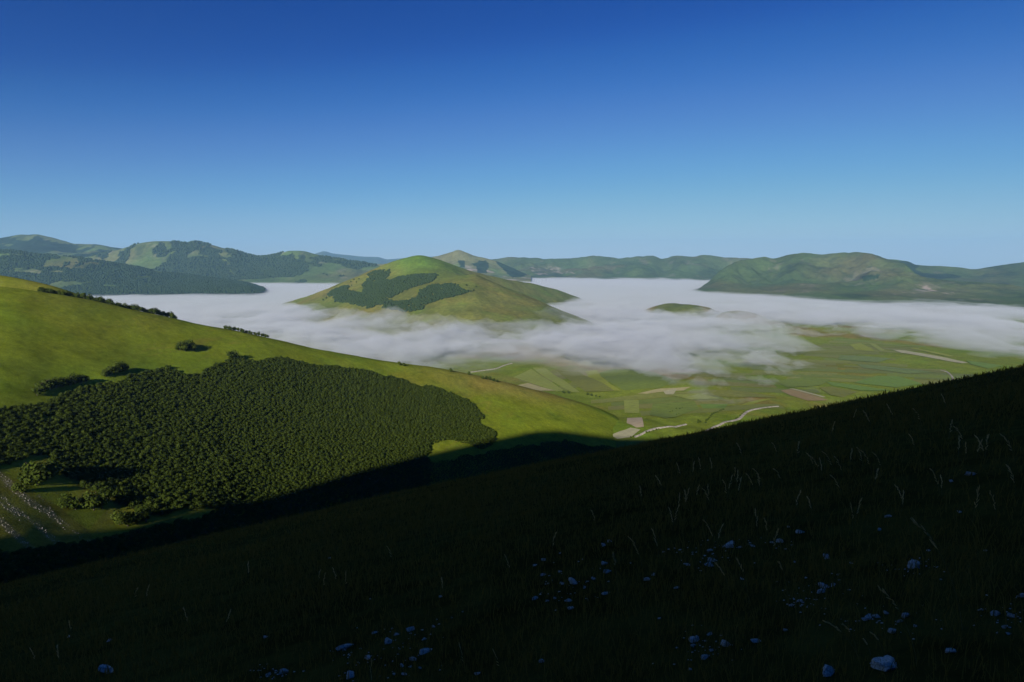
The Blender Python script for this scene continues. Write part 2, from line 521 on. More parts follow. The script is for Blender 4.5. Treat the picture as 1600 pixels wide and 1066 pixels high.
# right-hand range, near half
crest = [(1060, 462), (1085, 454), (1104, 442), (1126, 422), (1158, 406), (1190, 401.5), (1212, 403), (1240, 396.5), (1258, 394), (1290, 396.5), (1330, 393.5), (1362, 395.5), (1385, 403),
         (1412, 409), (1424, 421), (1440, 431), (1470, 436), (1530, 440), (1600, 447), (1700, 455), (1850, 462)]
dc = lin([1060, 1105, 1200, 1330, 1412, 1440, 1600, 1850], [6700, 7000, 7600, 7000, 6300, 5800, 5300, 5000])
db = lin([1060, 1180, 1320, 1400, 1600, 1850], [6300, 5600, 4750, 4450, 4050, 3800])
pb = lin([1060, 1100, 1180, 1320, 1400, 1600, 1850], [452, 450, 457, 466, 471, 477, 482])
cols = crestcols(crest, dc, [lambda px, py: (py*.72+pb(px)*.28, dc(px)*.72+db(px)*.28), lambda px, py: (py*.38+pb(px)*.62, dc(px)*.4+db(px)*.6),
                             lambda px, py: (max(pb(px), py+1.5), db(px)), lambda px, py: (pb(px)+26, db(px)-420)])
def cf(X, Y, Z, p):
    C = pasture(X, Y, 71, .80)
    k = in_poly(p[0], p[1], [(1395, 445), (1480, 445), (1495, 462), (1390, 460)])
    C = mix(C, ROCKC*.8, k*smooth(.15, .5, fbm(X, Y, 120, 3, 72)))
    w = in_poly(p[0], p[1], [(1345, 432), (1375, 428), (1372, 436), (1350, 440)])
    C = mix(C, WOOD*1.2, w*1.0)
    return C
far_range('mountain', cols, 420, 26, [(350, 60), (900, 380), (1500, 700)], 140, 70, cf, wl=640, xs=1.3)
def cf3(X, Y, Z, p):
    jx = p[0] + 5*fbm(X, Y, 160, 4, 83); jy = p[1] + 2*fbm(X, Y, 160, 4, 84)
    w = in_poly(jx, jy, [(1400, 408), (1425, 407), (1437, 414), (1428, 420), (1440, 427), (1490, 428), (1505, 433), (1440, 440), (1410, 440)])  # cast shadow of the ridge in front, painted on in the wood colour
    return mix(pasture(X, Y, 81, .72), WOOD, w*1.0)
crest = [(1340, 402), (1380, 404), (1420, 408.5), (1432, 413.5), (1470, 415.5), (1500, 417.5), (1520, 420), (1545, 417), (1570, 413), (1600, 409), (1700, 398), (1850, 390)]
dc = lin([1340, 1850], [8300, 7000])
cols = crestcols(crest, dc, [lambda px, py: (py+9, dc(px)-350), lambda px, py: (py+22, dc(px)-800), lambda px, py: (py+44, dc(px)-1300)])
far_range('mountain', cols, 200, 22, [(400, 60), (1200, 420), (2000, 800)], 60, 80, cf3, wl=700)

# the pointed far peak in the middle
crest = [(540, 414), (600, 412), (650, 407), (680, 400.5), (698, 396), (706, 393.5), (716, 390.5), (728, 394), (742, 399.5), (760, 403.5), (775, 408), (800, 418), (815, 425), (830, 431)]
dc = lin([540, 830], [9800, 9200])
cols = crestcols(crest, dc, [lambda px, py: (py*.7+432*.3, dc(px)-300), lambda px, py: (py*.35+434*.65, dc(px)-700), lambda px, py: (436, dc(px)-1200), lambda px, py: (448, dc(px)-1500)])
def cf(X, Y, Z, p):
    C = mix(FD*1.1 + 0*X[..., None], FG, smooth(0, .5, fbm(X, Y, 500, 4, 91)))
    jx = p[0] + 3*fbm(X, Y, 150, 3, 93); jy = p[1] + 2*fbm(X, Y, 120, 3, 94)
    w = in_poly(jx, jy, [(716, 408), (727, 407), (727, 418), (718, 418)]) | in_poly(jx, jy, [(738, 411), (758, 406), (764, 412), (760, 428), (748, 426)]) | \
        in_poly(jx, jy, [(770, 405), (785, 410), (820, 422), (822, 431), (800, 434), (785, 420)])
    C = mix(C, ROCKC*.8, smooth(.2, .5, fbm(X, Y, 160, 3, 92))*smooth(412, 420, p[1]))
    return mix(C, WOOD*1.1, w*1.0)
far_range('mountain', cols, 240, 26, [(300, 60), (1200, 420), (2000, 800)], 45, 90, cf, wl=600)

# far blue ridge
crest = [(440, 404), (480, 400), (498, 394.5), (506, 392.5), (520, 396), (545, 398.5), (570, 401), (590, 401.5), (605, 405), (640, 402.5), (680, 401), (700, 401.5), (740, 403), (780, 406), (860, 411)]
cols = crestcols(crest, lambda px: 26000 if px < 790 else 42000, [lambda px, py: (py+8, 22500 if px < 790 else 40000), lambda px, py: (432, 21000 if px < 790 else 38000)])
far_range('mountain', cols, 300, 12, [(1500, 200), (4000, 1500)], 60, 100, lambda X, Y, Z, p: pasture(X, Y, 101, .6), wl=2500)

# left-hand mountains: back, middle and wooded front
WMASK = {}
def wooded(X, Y, p, seed, thr, opens=(), woods=(), wl=500, k=1.0, wcol=None):
    C = pasture(X, Y, seed, .95*k)
    n = fbm(X, Y*.7, wl, 5, seed+7, gain=.6)
    jx = p[0] + 7*fbm(X, Y, 260, 4, seed+8); jy = p[1] + 3*fbm(X, Y, 220, 4, seed+9)
    w = smooth(thr-.03, thr+.03, n)
    for poly in woods: w = np.maximum(w, in_poly(jx, jy, poly))
    for poly in opens: w = np.where(in_poly(jx, jy, poly), smooth(.09, .13, n), w)
    WMASK[seed] = w
    return mix(C, WOOD*.9 if wcol is None else wcol, w), w

crest = [(-250, 372), (-100, 380), (-40, 377), (0, 371.5), (35, 366.5), (55, 366), (75, 369.5), (100, 376), (118, 380.5), (150, 381.5), (180, 387), (205, 389), (260, 392), (330, 396)]
cols = crestcols(crest, lambda px: 9800, [lambda px, py: (py*.65+402*.35, 9300), lambda px, py: (402, 8700), lambda px, py: (425, 7900)])
def cf(X, Y, Z, p):
    C, w = wooded(X, Y, p, 111, -.25, opens=[(( -260, 360)), (-260, 376)] and [[(-260, 355), (-260, 372), (-20, 378), (20, 374), (50, 378), (80, 376), (95, 380), (118, 382), (120, 355)],
                                             [(-50, 381), (40, 382), (30, 385), (-50, 386)], [(10, 389), (25, 387), (30, 392), (5, 393)], [(148, 384), (180, 388), (178, 392), (150, 389)]])
    return C
far_range('mountain', cols, 260, 20, [(400, 60), (1400, 420)], 60, 110, cf, wl=800)
crest = [(120, 404), (150, 398), (180, 391), (200, 385.5), (218, 380), (245, 376.5), (275, 377), (293, 379.5), (305, 377), (330, 382), (352, 388), (372, 392), (390, 397.5), (405, 400.5), (420, 399),
         (438, 395), (455, 391.5), (470, 391.5), (490, 396), (515, 401.5), (545, 406), (575, 411), (600, 416), (640, 424), (680, 432)]
dc = lin([120, 400, 680], [8600, 9000, 8600])
cols = crestcols(crest, dc, [lambda px, py: (py*.72+438*.28, dc(px)-350), lambda px, py: (py*.36+438*.64, dc(px)-750), lambda px, py: (439, dc(px)-1250), lambda px, py: (456, dc(px)-1600)])
def cf(X, Y, Z, p):
    C, w = wooded(X, Y, p, 121, .12, wl=420, woods=[[(320, 402), (350, 403), (390, 399), (410, 401), (432, 402), (455, 396), (462, 402), (480, 410), (500, 418), (478, 424), (460, 432), (330, 440), (270, 432), (230, 415), (300, 400)],
                                        [(350, 388), (390, 397), (385, 398), (355, 394)], [(480, 403), (510, 401), (560, 408), (590, 413), (555, 421), (520, 412)]],
                    opens=[[(215, 378), (330, 378), (352, 394), (320, 398), (250, 394), (210, 390)], [(312, 396), (372, 396), (370, 401), (314, 402)], [(345, 405), (350, 405), (368, 430), (362, 432)],
                           [(440, 390), (475, 391), (530, 406), (500, 404), (465, 397)], [(478, 412), (520, 418), (520, 436), (490, 436)], [(150, 398), (205, 390), (210, 404), (300, 420), (240, 425), (160, 412)]])
    return C
_, LM = far_range('mountain', cols, 420, 22, [(400, 60), (1400, 420)], 50, 120, cf, wl=700)
crest = [(-260, 380), (-100, 386), (0, 391), (15, 390.5), (50, 396), (90, 399), (120, 402), (140, 404.5), (160, 408), (200, 414), (250, 424), (300, 430), (330, 434), (360, 438), (385, 442), (405, 448), (430, 455)]
dc = lin([-260, 140, 300, 430], [6200, 6400, 6700, 6800])
cols = crestcols(crest, dc, [lambda px, py: (py*.7+max(447, py+3)*.3, dc(px)-300), lambda px, py: (py*.35+max(455-.025*max(px-150, 0), py+5)*.65, dc(px)-650), lambda px, py: (max(461-.045*max(px-150, 0), py+8), dc(px)-1050), lambda px, py: (482, dc(px)-1500)])
def cf(X, Y, Z, p):
    C, w = wooded(X, Y, p, 131, -.42, wl=300, opens=[[(-260, 393), (0, 396), (45, 399), (40, 402), (-260, 402)], [(-60, 416), (30, 418), (65, 422), (60, 426), (-60, 422)], [(78, 422), (100, 424), (98, 427), (80, 426)],
                           [(82, 397), (105, 401), (125, 405), (130, 411), (110, 408)], [(145, 409), (200, 416), (300, 431), (270, 430), (230, 425), (150, 414)], [(160, 443), (185, 445), (180, 449), (160, 448)]])
    return C
_, LF = far_range('mountain', cols, 380, 24, [(300, 60), (900, 300)], 40, 130, cf, wl=520)

# ------------------------------------------------------------------ the slope we stand on and the mountain behind
GX, GY = 0.222, 0.345
TAN = math.tan(SUN_ELEV)
# skyline of the mountain behind us, in metres across the sun's direction: it throws the shadow the picture shows
CL = [-4000, -1500, -1044, -750, -271, -63, 35, 184, 267, 293, 334, 379, 410, 423, 432, 441, 470, 560, 900, 1600]
CC = [900, 880, 860, 800, 620, 545, 525, 505, 498, 490, 458, 417, 376, 347, 308, 235, 170, 60, -60, -200]
def cl(l):
    return pchip(CL, CC, l)
S0 = -900.0
def ground_z(x, y):
    r = np.hypot(x, y)
    p = -1.62 + GX*x - GY*y
    fwd = smooth(-.35, .15, y/np.maximum(r, .1))
    p = p - 0.00042*np.maximum(0, r-18)**2*fwd
    p = np.maximum(p, -470 + 0*p)
    l = -x*hy + y*hx; s = x*hx + y*hy
    t = smooth(-90, S0, s)
    c = cl(l) - .55*np.maximum(0, S0 - s)
    z = p*(1-t) + c*t
    near = smooth(3, 30, r)
    z = z + near*(.5*fbm(x, y, 26, 3, 141)) + smooth(60, 300, r)*4*fbm(x, y, 180, 4, 142)*(1-t)
    z = z + .05*fbm(x, y, 2.3, 3, 143) + .1*fbm(x, y, 6, 2, 144)*smooth(1, 6, r)
    return z
ang = np.concatenate([np.linspace(-52, 52, 420), np.linspace(52, 308, 400)[1:-1]])
rad = np.concatenate([[0.0], np.geomspace(.5, 2000, 330)])
A = np.radians(ang)
R_, A_ = np.meshgrid(rad, np.append(A, A[0] + 2*math.pi), indexing='ij')
X, Y = R_*np.sin(A_), R_*np.cos(A_)
Z = ground_z(X, Y)
n1 = fbm(X, Y, 14, 4, 145)
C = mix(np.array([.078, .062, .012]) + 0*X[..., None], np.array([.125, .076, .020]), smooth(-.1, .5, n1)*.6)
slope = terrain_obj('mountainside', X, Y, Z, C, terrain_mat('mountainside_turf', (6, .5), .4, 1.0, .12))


def ray_hit(bvhs, px, py):  # ground point behind an image pixel; clumps, stones and stalks take pixel positions
    x, y, z = ray(px, py)
    dr = Vector((float(x), float(y), float(z))).normalized()
    best = None
    for b in bvhs:
        h = b.ray_cast(Vector((0, 0, 0)), dr)
        if h[0] is not None and (best is None or h[3] < best[1]): best = (h[0], h[3])
    return best[0] if best else None

def drop(bvhs, x, y):
    best = None
    for b in bvhs:
        h = b.ray_cast(Vector((x, y, 900)), Vector((0, 0, -1)))[0]
        if h is not None and (best is None or h.z > best): best = h.z
    return best
deps = bpy.context.evaluated_depsgraph_get()
def bvh_of(o):
    me = o.data
    return BVHTree.FromPolygons([v.co.copy() for v in me.vertices], [tuple(p.vertices) for p in me.polygons])
hills = [o for o in COL.objects if o.name.startswith('hill')]
bvh_back = bvh_of(hills[1])
bvh_plain = bvh_of(bpy.data.objects['plain'])
bvh_slope = bvh_of(slope)

# ------------------------------------------------------------------ fields, roads and tracks on the plain
import bmesh
def drape(name, poly_px, mat, lift, maxlen=28.0, kind='structure'):
    x, y, z = plain_hit([p[0] for p in poly_px], [p[1] for p in poly_px])
    bm = bmesh.new()
    vs_ = [bm.verts.new((a, b, 0)) for a, b in zip(x, y)]
    f = bm.faces.new(vs_)
    bmesh.ops.triangulate(bm, faces=[f])
    for _ in range(6):
        es = [e for e in bm.edges if e.calc_length() > maxlen]
        if not es: break
        bmesh.ops.subdivide_edges(bm, edges=es, cuts=1)
        bmesh.ops.triangulate(bm, faces=[f for f in bm.faces if len(f.verts) > 3])
    V = np.array([v.co for v in bm.verts])
    V[:, 2] = plain_z(V[:, 0], V[:, 1]) + lift
    for v, c in zip(bm.verts, V): v.co = c
    bmesh.ops.recalc_face_normals(bm, faces=bm.faces)
    me = bpy.data.meshes.new(name); bm.to_mesh(me); bm.free()
    if me.polygons and me.polygons[0].normal.z < 0: me.flip_normals()
    for p in me.polygons: p.use_smooth = True
    me.materials.append(mat)
    return link(name, me, kind=kind)

FIELD = {
 'pale_green': (0.200, 0.230, 0.045), 'yellow_green': (0.20, 0.225, 0.018), 'green': (0.10, 0.185, 0.028), 'deep_green': (0.105, 0.150, 0.022),
 'teal': (0.115, 0.165, 0.050), 'tan': (0.34, 0.29, 0.15), 'pink': (0.42, 0.32, 0.23), 'brown': (0.24, 0.155, 0.085), 'pale': (0.36, 0.33, 0.22), 'olive': (0.13, 0.135, 0.025)}
BASE = np.array([.120, .142, .026])
FM = {k: plain_mat('field_' + k, tuple(np.array(c)*.68 + BASE*.32), .22, 14, stretch=(.5, 5)) for k, c in FIELD.items()}
fields = [
 ('pale_green', [(832, 575), (851, 575), (880, 594), (906, 613), (893, 613), (855, 592)]),
 ('pale_green', [(802, 590), (830, 577), (853, 592), (882, 611), (870, 612), (825, 597)]),
 ('tan', [(806, 603), (825, 599), (845, 605), (868, 611), (840, 611), (815, 607)]),
 ('yellow_green', [(915, 581), (933, 578), (938, 588), (952, 600), (970, 611), (958, 611), (935, 600), (920, 590)]),
 ('deep_green', [(936, 583), (958, 577), (990, 577), (1025, 583), (1058, 598), (1030, 607), (975, 611), (955, 599), (941, 590)]),
 ('pink', [(980, 654), (1003, 653), (1006, 668), (994, 669), (979, 662)]),
 ('pale', [(954, 681), (985, 669), (1001, 672), (986, 684), (965, 687)]),
 ('pale_green', [(975, 626), (998, 626), (999, 646), (976, 646)]),
 ('tan', [(996, 616), (1030, 608), (1080, 605), (1068, 611), (1045, 612), (1012, 616)]),
 ('pale', [(1036, 611), (1058, 608), (1052, 617), (1040, 617)]),
 ('yellow_green', [(1158, 634), (1170, 629), (1190, 625), (1208, 624), (1190, 628), (1175, 633)]),
 ('green', [(1093, 632), (1137, 632), (1133, 639), (1098, 639)]),
 ('brown', [(1220, 611), (1236, 609), (1262, 616), (1294, 626), (1262, 627), (1236, 619)]),
 ('pale', [(1233, 608), (1240, 608), (1290, 621), (1286, 622), (1262, 615.5)]),
 ('green', [(1335, 598), (1370, 588), (1405, 589), (1440, 600), (1400, 606), (1350, 601)]),
 ('green', [(1290, 597), (1335, 602), (1392, 611), (1345, 611), (1300, 603)]),
 ('olive', [(1280, 606), (1300, 605), (1340, 613), (1318, 622), (1298, 618)]),
 ('yellow_green', [(1328, 539), (1345, 537), (1362, 545), (1367, 550), (1336, 547)]),
 ('pale_green', [(1356, 536), (1367, 538), (1383, 548), (1377, 550)]),
 ('pale', [(1395, 547), (1415, 548.5), (1480, 560), (1513, 567.5), (1503, 568.5), (1408, 552)]),
 ('yellow_green', [(1420, 545), (1431, 544.5), (1492, 557.5), (1482, 558)]),
 ('green', [(1510, 564), (1566, 572), (1545, 577), (1517, 570)]),
 ('teal', [(1312, 556), (1350, 557), (1392, 561), (1372, 567), (1310, 562)]),
 ('teal', [(1340, 570), (1400, 575), (1462, 583), (1420, 585), (1350, 576)]),
 ('olive', [(1100, 610), (1160, 612), (1215, 622), (1160, 622), (1110, 620)]),
 ('deep_green', [(1020, 632), (1085, 628), (1092, 640), (1040, 655), (1015, 650)]),
 ('olive', [(870, 580), (905, 582), (960, 612), (915, 613)]),
 ('pale_green', [(1046, 618), (1095, 616), (1125, 624), (1080, 626)]),
 ('deep_green', [(1210, 596), (1260, 590), (1300, 594), (1282, 603), (1230, 606)]),
]
for i, (k, poly_px) in enumerate(fields):
    drape('field', poly_px, FM[k], 0.9 + 0.05*i)

r = np.random.default_rng(31)
def strip(cx, cy_, ln, wd, ang, mat, lift):
    ca, sa = math.cos(ang), math.sin(ang)
    nl, nw = max(2, int(ln/25)), max(2, int(wd/20)+1)
    U, W = np.meshgrid(np.linspace(-ln/2, ln/2, nl+1), np.linspace(-wd/2, wd/2, nw+1), indexing='ij')
    U = U + W*.35
    X = cx + U*ca - W*sa; Y = cy_ + U*sa + W*ca
    Z = plain_z(X, Y) + lift
    me = mesh_from('field', np.stack([X, Y, Z], -1).reshape(-1, 3), grid_faces(nl+1, nw+1)[:, ::-1], mat)
    if me.polygons[0].normal.z < 0: me.flip_normals()
    link('field', me, kind='structure')
SM = [plain_mat('strip_%d' % i, tuple(np.array(c)*.6 + BASE*.4), .25, 12, stretch=(.35, 6)) for i, c in enumerate([(.130, .145, .026), (.105, .140, .024), (.140, .140, .032), (.120, .165, .026), (.160, .170, .034), (.100, .125, .030), (.150, .140, .040)])]
k = 0
for cx_, cy_, nn_, an_ in [(1250, 2130, 9, -.30), (1000, 1850, 8, -.18), (1480, 2350, 7, -.38), (700, 1650, 6, .1), (250, 1720, 6, .9), (380, 1400, 4, .2), (1250, 1750, 6, -.2)]:
    off = -nn_*22
    for j in range(nn_):
        wd = r.uniform(26, 58); off += wd/2 + 2
        strip(cx_ + off*-math.sin(an_) + r.normal(0, 40), cy_ + off*math.cos(an_), r.uniform(170, 380), wd, an_, SM[int(r.integers(len(SM)))], .35 + .012*k)
        off += wd/2; k += 1

M_gravel = plain_mat('gravel', (0.26, 0.235, 0.19), .4, 6)
def track(name, pts, width, lift=3.0, mat=None, bank=0.0):
    x, y, z = plain_hit([p[0] for p in pts], [p[1] for p in pts])
    n = 60
    t = np.linspace(0, len(pts)-1, n)
    X = pchip(np.arange(len(pts)), x, t); Y = pchip(np.arange(len(pts)), y, t)
    tx, ty = np.gradient(X), np.gradient(Y); L = np.hypot(tx, ty); nx, ny = -ty/L, tx/L
    offs = np.array([-width/2-2.2, -width/2, -width/6, width/6, width/2, width/2+2.2]); hs_ = np.array([-2.5, 0, .12, .12, 0, -2.5])
    V = []
    for o_, h_ in zip(offs, hs_):
        a, b = X + nx*o_, Y + ny*o_
        V.append(np.stack([a, b, plain_z(X, Y) + lift*.6 + h_], -1))
    V = np.stack(V, 1)
    me = mesh_from(name, V.reshape(-1, 3), grid_faces(n, 6)[:, ::-1], mat or M_gravel)
    if me.polygons[10].normal.z < 0: me.flip_normals()
    return link(name, me, kind='structure')
track('road', [(1086, 690), (1095, 682), (1101, 677), (1113, 669), (1127, 663), (1140, 659), (1156, 654), (1160, 650), (1169, 643), (1185, 639), (1200, 637), (1216, 635.5)], 4.0)
track('track', [(990, 683.5), (1002, 679), (1020, 671), (1045, 667), (1072, 663.5)], 3.0)
track('track', [(735, 582), (750, 580), (765, 578), (776, 576), (786, 572), (800, 568)], 3.2)
track('track', [(1470, 579), (1478, 581), (1484, 585), (1488, 590), (1489, 596)], 3.5)

# ------------------------------------------------------------------ trees
M_bark = plain_mat('bark', (0.09, 0.075, 0.06), .3, .4)
M_leaf = leaf_mat('beech_leaves', (0.034, 0.056, 0.010), (0.084, 0.114, 0.019), .3)
def crown_mesh(name, seed, n, h, w, leaf, base=.25, flat=1.0):
    r = np.random.default_rng(seed)
    nb = 9
    bc = r.normal(size=(nb, 3)); bc /= np.linalg.norm(bc, axis=1)[:, None]
    bc *= (r.random((nb, 1))**.5)*.55
    bc[0] = (0, 0, .3)
    br = r.uniform(.36, .6, nb)
    k = r.integers(0, nb, n)
    d = r.normal(size=(n, 3)); d /= np.linalg.norm(d, axis=1)[:, None]
    rr = r.uniform(.72, 1.05, n)[:, None]
    p = bc[k] + d*br[k][:, None]*rr
    ctr = np.array([0, 0, h*(base+1)/2])
    scl = np.array([w/2, w/2, h*(1-base)/2])
    pos = p*scl/1.0
    pos[:, 2] *= flat
    pos = pos + ctr
    nrm = d + r.normal(size=(n, 3))*.38 + np.array([0, 0, .3]); nrm /= np.linalg.norm(nrm, axis=1)[:, None]
    a = np.cross(nrm, r.normal(size=(n, 3))); a /= np.linalg.norm(a, axis=1)[:, None]
    b = np.cross(nrm, a)
    sz = leaf*r.uniform(.6, 1.25, n)[:, None]
    V = np.stack([pos - a*sz*.5, pos + b*sz*.4, pos + a*sz*.5, pos - b*sz*.4], 1).reshape(-1, 3)
    return mesh_from(name, V, np.arange(4*n).reshape(n, 4), M_leaf, smooth_shade=False)

def trunk_mesh(name, seed, h, w):
    r = np.random.default_rng(seed)
    V, F = [], []
    def limb(p0, p1, r0, r1, seg=3, nn=6):
        b = len(V)
        p0, p1 = np.array(p0, float), np.array(p1, float)
        ax = p1-p0; ax /= np.linalg.norm(ax)
        u = np.cross(ax, [1, .3, .2]); u /= np.linalg.norm(u); v = np.cross(ax, u)
        for i in range(seg+1):
            t = i/seg; c = p0*(1-t)+p1*t + (r.normal(size=3)*.02*h if 0 < i < seg else 0); q = r0*(1-t)+r1*t
            for j in range(nn):
                an = 2*math.pi*j/nn; V.append(c + q*(u*math.cos(an)+v*math.sin(an)))
        for i in range(seg):
            for j in range(nn):
                F.append((b+i*nn+j, b+i*nn+(j+1) % nn, b+(i+1)*nn+(j+1) % nn, b+(i+1)*nn+j))
    limb((0, 0, -.8), (0, 0, h*.62), .032*h, .014*h)
    for i in range(5):
        an = 2*math.pi*(i+r.random())/5; z0 = h*r.uniform(.22, .5)
        limb((0, 0, z0), (math.cos(an)*w*.34, math.sin(an)*w*.34, z0+h*.25), .013*h, .004*h, 2, 5)
    return mesh_from(name, np.array(V), np.array(F), M_bark)
NV = 6
TREES = []
for i in range(NV):
    h, w = [(9, 8), (10, 9), (8, 8.5), (11, 9), (9.5, 7.5), (8.5, 9.5)][i]
    TREES.append((crown_mesh('crown', 900+i, 430, h, w, 1.15, .16), trunk_mesh('trunk', 930+i, h, w)))
BUSHY = [(crown_mesh('crown', 970+i, 520, 8.5, 9, 1.1, -.08), TREES[i][1]) for i in range(4)]
def tree(x, y, z, sc, rot, label, group, var=None, name='beech_tree', sz=1.0, bushy=False):
    root = bpy.data.objects.new(name, None); COL.objects.link(root)
    root.location = (x, y, z); root.rotation_euler = (0, 0, rot); root.scale = (sc, sc, sc*sz)
    root['label'] = label; root['category'] = 'tree'; root['group'] = group
    root.empty_display_size = .5
    c, t = random.choice(BUSHY) if bushy else TREES[random.randrange(NV) if var is None else var]
    link('crown', c, root); link('trunk', t, root)
    return root

# the beech wood: nearest trees one by one, the rest as one mass
WOOD_PX = [(-260, 690), (-40, 646), (0, 642), (60, 636), (105, 618), (140, 607), (200, 594), (235, 583), (262, 579), (290, 590), (320, 582), (352, 570), (372, 562), (420, 564), (440, 561), (500, 571), (560, 579), (600, 587),
           (640, 599), (680, 609), (722, 621), (742, 634), (752, 648), (750, 664), (770, 678), (772, 692), (755, 700), (710, 690), (674, 690), (668, 715), (690, 722), (720, 714), (800, 699), (860, 691), (930, 697), (980, 703), (985, 730), (800, 790), (640, 810), (500, 850), (400, 880), (300, 905), (100, 940), (-60, 960), (-60, 880), (40, 868), (140, 848), (250, 824), (330, 812), (338, 797), (296, 797),  # the stretch below the shadow edge is added to blacken the shaded gully
           (270, 806), (215, 803), (170, 778), (150, 770), (112, 758), (92, 738), (70, 712), (30, 722), (0, 730), (-260, 740)]
HX, HY, HZs = [], [], []
step = 3.1
gx_ = np.arange(-760, 260, step); gy_ = np.arange(300, 1180, step)
GXX, GYY = np.meshgrid(gx_, gy_)
GXX = GXX + (np.arange(len(gy_)) % 2)[:, None]*step/2
rr = np.random.default_rng(17)
GXX = GXX + rr.uniform(-1.2, 1.2, GXX.shape); GYY = GYY + rr.uniform(-1.2, 1.2, GYY.shape)
pts = []
for x, y in zip(GXX.ravel(), GYY.ravel()):
    if x/y > .23 or x/y < -1.25: continue
    h = bvh_left.ray_cast(Vector((x, y, 900)), Vector((0, 0, -1)))[0]
    if h is None: continue
    pts.append((x, y, h.z))
pts = np.array(pts)
ppx = pix(pts[:, 0], pts[:, 1], pts[:, 2])
jx = ppx[0] + 7*fbm(pts[:, 0], pts[:, 1], 26, 2, 301); jy = ppx[1] + 5*fbm(pts[:, 0], pts[:, 1], 26, 2, 302)
keep = in_poly(jx, jy, WOOD_PX)
pts = pts[keep]; ppx = (ppx[0][keep], ppx[1][keep])
clear = in_poly(ppx[0], ppx[1], [(62, 655), (90, 647), (85, 655), (70, 660)]) | in_poly(ppx[0], ppx[1], [(95, 745), (130, 755), (120, 765), (95, 760)])
pts = pts[~clear]; ppx = (ppx[0][~clear], ppx[1][~clear])
dist = np.hypot(pts[:, 0], pts[:, 1])
inframe = (ppx[0] > 3) & (ppx[0] < 1597)
shaded_row = np.interp(ppx[0], [0, 270, 500, 700, 860], [850, 795, 750, 700, 675])
cand = np.where(inframe & (ppx[1] < shaded_row))[0]
near_i = cand[np.argsort(dist[cand])[:140]]
isnear = np.zeros(len(pts), bool); isnear[near_i] = True
for i in near_i:
    x, y, z = pts[i]
    zone = ('at the left edge of the picture', 'above the broad beeches on the grass', 'at the lower left corner', 'along the lower edge')[0 if ppx[0][i] < 45 else 1 if ppx[0][i] < 110 else 2 if ppx[0][i] < 190 else 3]
    tree(x, y, z-.3, rr.uniform(.50, .85)*(1.25 if ppx[0][i] < 200 else 1), rr.uniform(0, 6.28), 'dark green beech of the large wood, ' + zone, 'beeches of the wood ' + zone, int(rr.integers(NV)))
rest = pts[~isnear]
ng = bpy.data.node_groups.new('wood_of_beeches', 'GeometryNodeTree')
ng.interface.new_socket('Geometry', in_out='INPUT', socket_type='NodeSocketGeometry')
ng.interface.new_socket('Geometry', in_out='OUTPUT', socket_type='NodeSocketGeometry')
gi = ng.nodes.new('NodeGroupInput'); go = ng.nodes.new('NodeGroupOutput')
src_col = bpy.data.collections.new('beech_crowns')
for i, (c, t) in enumerate(TREES):
    o = bpy.data.objects.new('crown_source_%d' % i, c); src_col.objects.link(o)
ci = ng.nodes.new('GeometryNodeCollectionInfo'); ci.inputs['Collection'].default_value = src_col
ci.inputs['Separate Children'].default_value = True; ci.inputs['Reset Children'].default_value = True
ip = ng.nodes.new('GeometryNodeInstanceOnPoints'); ip.inputs['Pick Instance'].default_value = True
def named(nm, dt):
    a = ng.nodes.new('GeometryNodeInputNamedAttribute'); a.data_type = dt; a.inputs['Name'].default_value = nm
    return a.outputs['Attribute']
ng.links.new(gi.outputs[0], ip.inputs['Points']); ng.links.new(ci.outputs[0], ip.inputs['Instance'])
ng.links.new(named('var', 'INT'), ip.inputs['Instance Index'])
ng.links.new(named('rot', 'FLOAT_VECTOR'), ip.inputs['Rotation'])
ng.links.new(named('scl', 'FLOAT_VECTOR'), ip.inputs['Scale'])
ng.links.new(ip.outputs[0], go.inputs[0])
me = bpy.data.meshes.new('forest')
me.vertices.add(len(rest))
me.vertices.foreach_set('co', (rest - np.array([0, 0, .4])).astype(np.float32).ravel())
n = len(rest)
a = me.attributes.new('var', 'INT', 'POINT'); a.data.foreach_set('value', rr.integers(0, NV, n).astype(np.int32))
a = me.attributes.new('rot', 'FLOAT_VECTOR', 'POINT'); a.data.foreach_set('vector', np.stack([0*rest[:, 0], 0*rest[:, 0], rr.uniform(0, 6.28, n)], -1).astype(np.float32).ravel())
q = rr.uniform(.46, .66, n)*(1 + .22*fbm(rest[:, 0], rest[:, 1], 40, 2, 303))
q = np.where((pix(rest[:, 0], rest[:, 1], rest[:, 2])[0] > 672) & (pix(rest[:, 0], rest[:, 1], rest[:, 2])[1] > 690), q*.6, q)   # smaller trees, added in the gully to blacken its shade
a = me.attributes.new('scl', 'FLOAT_VECTOR', 'POINT'); a.data.foreach_set('vector', np.stack([q*1.1, q*1.1, q*rr.uniform(.92, 1.08, n)], -1).astype(np.float32).ravel())
me.update()
fo = link('forest', me, kind='stuff', label='dense dark beech wood covering the sunlit slope on the left', category='forest')
md = fo.modifiers.new('crowns', 'NODES'); md.node_group = ng

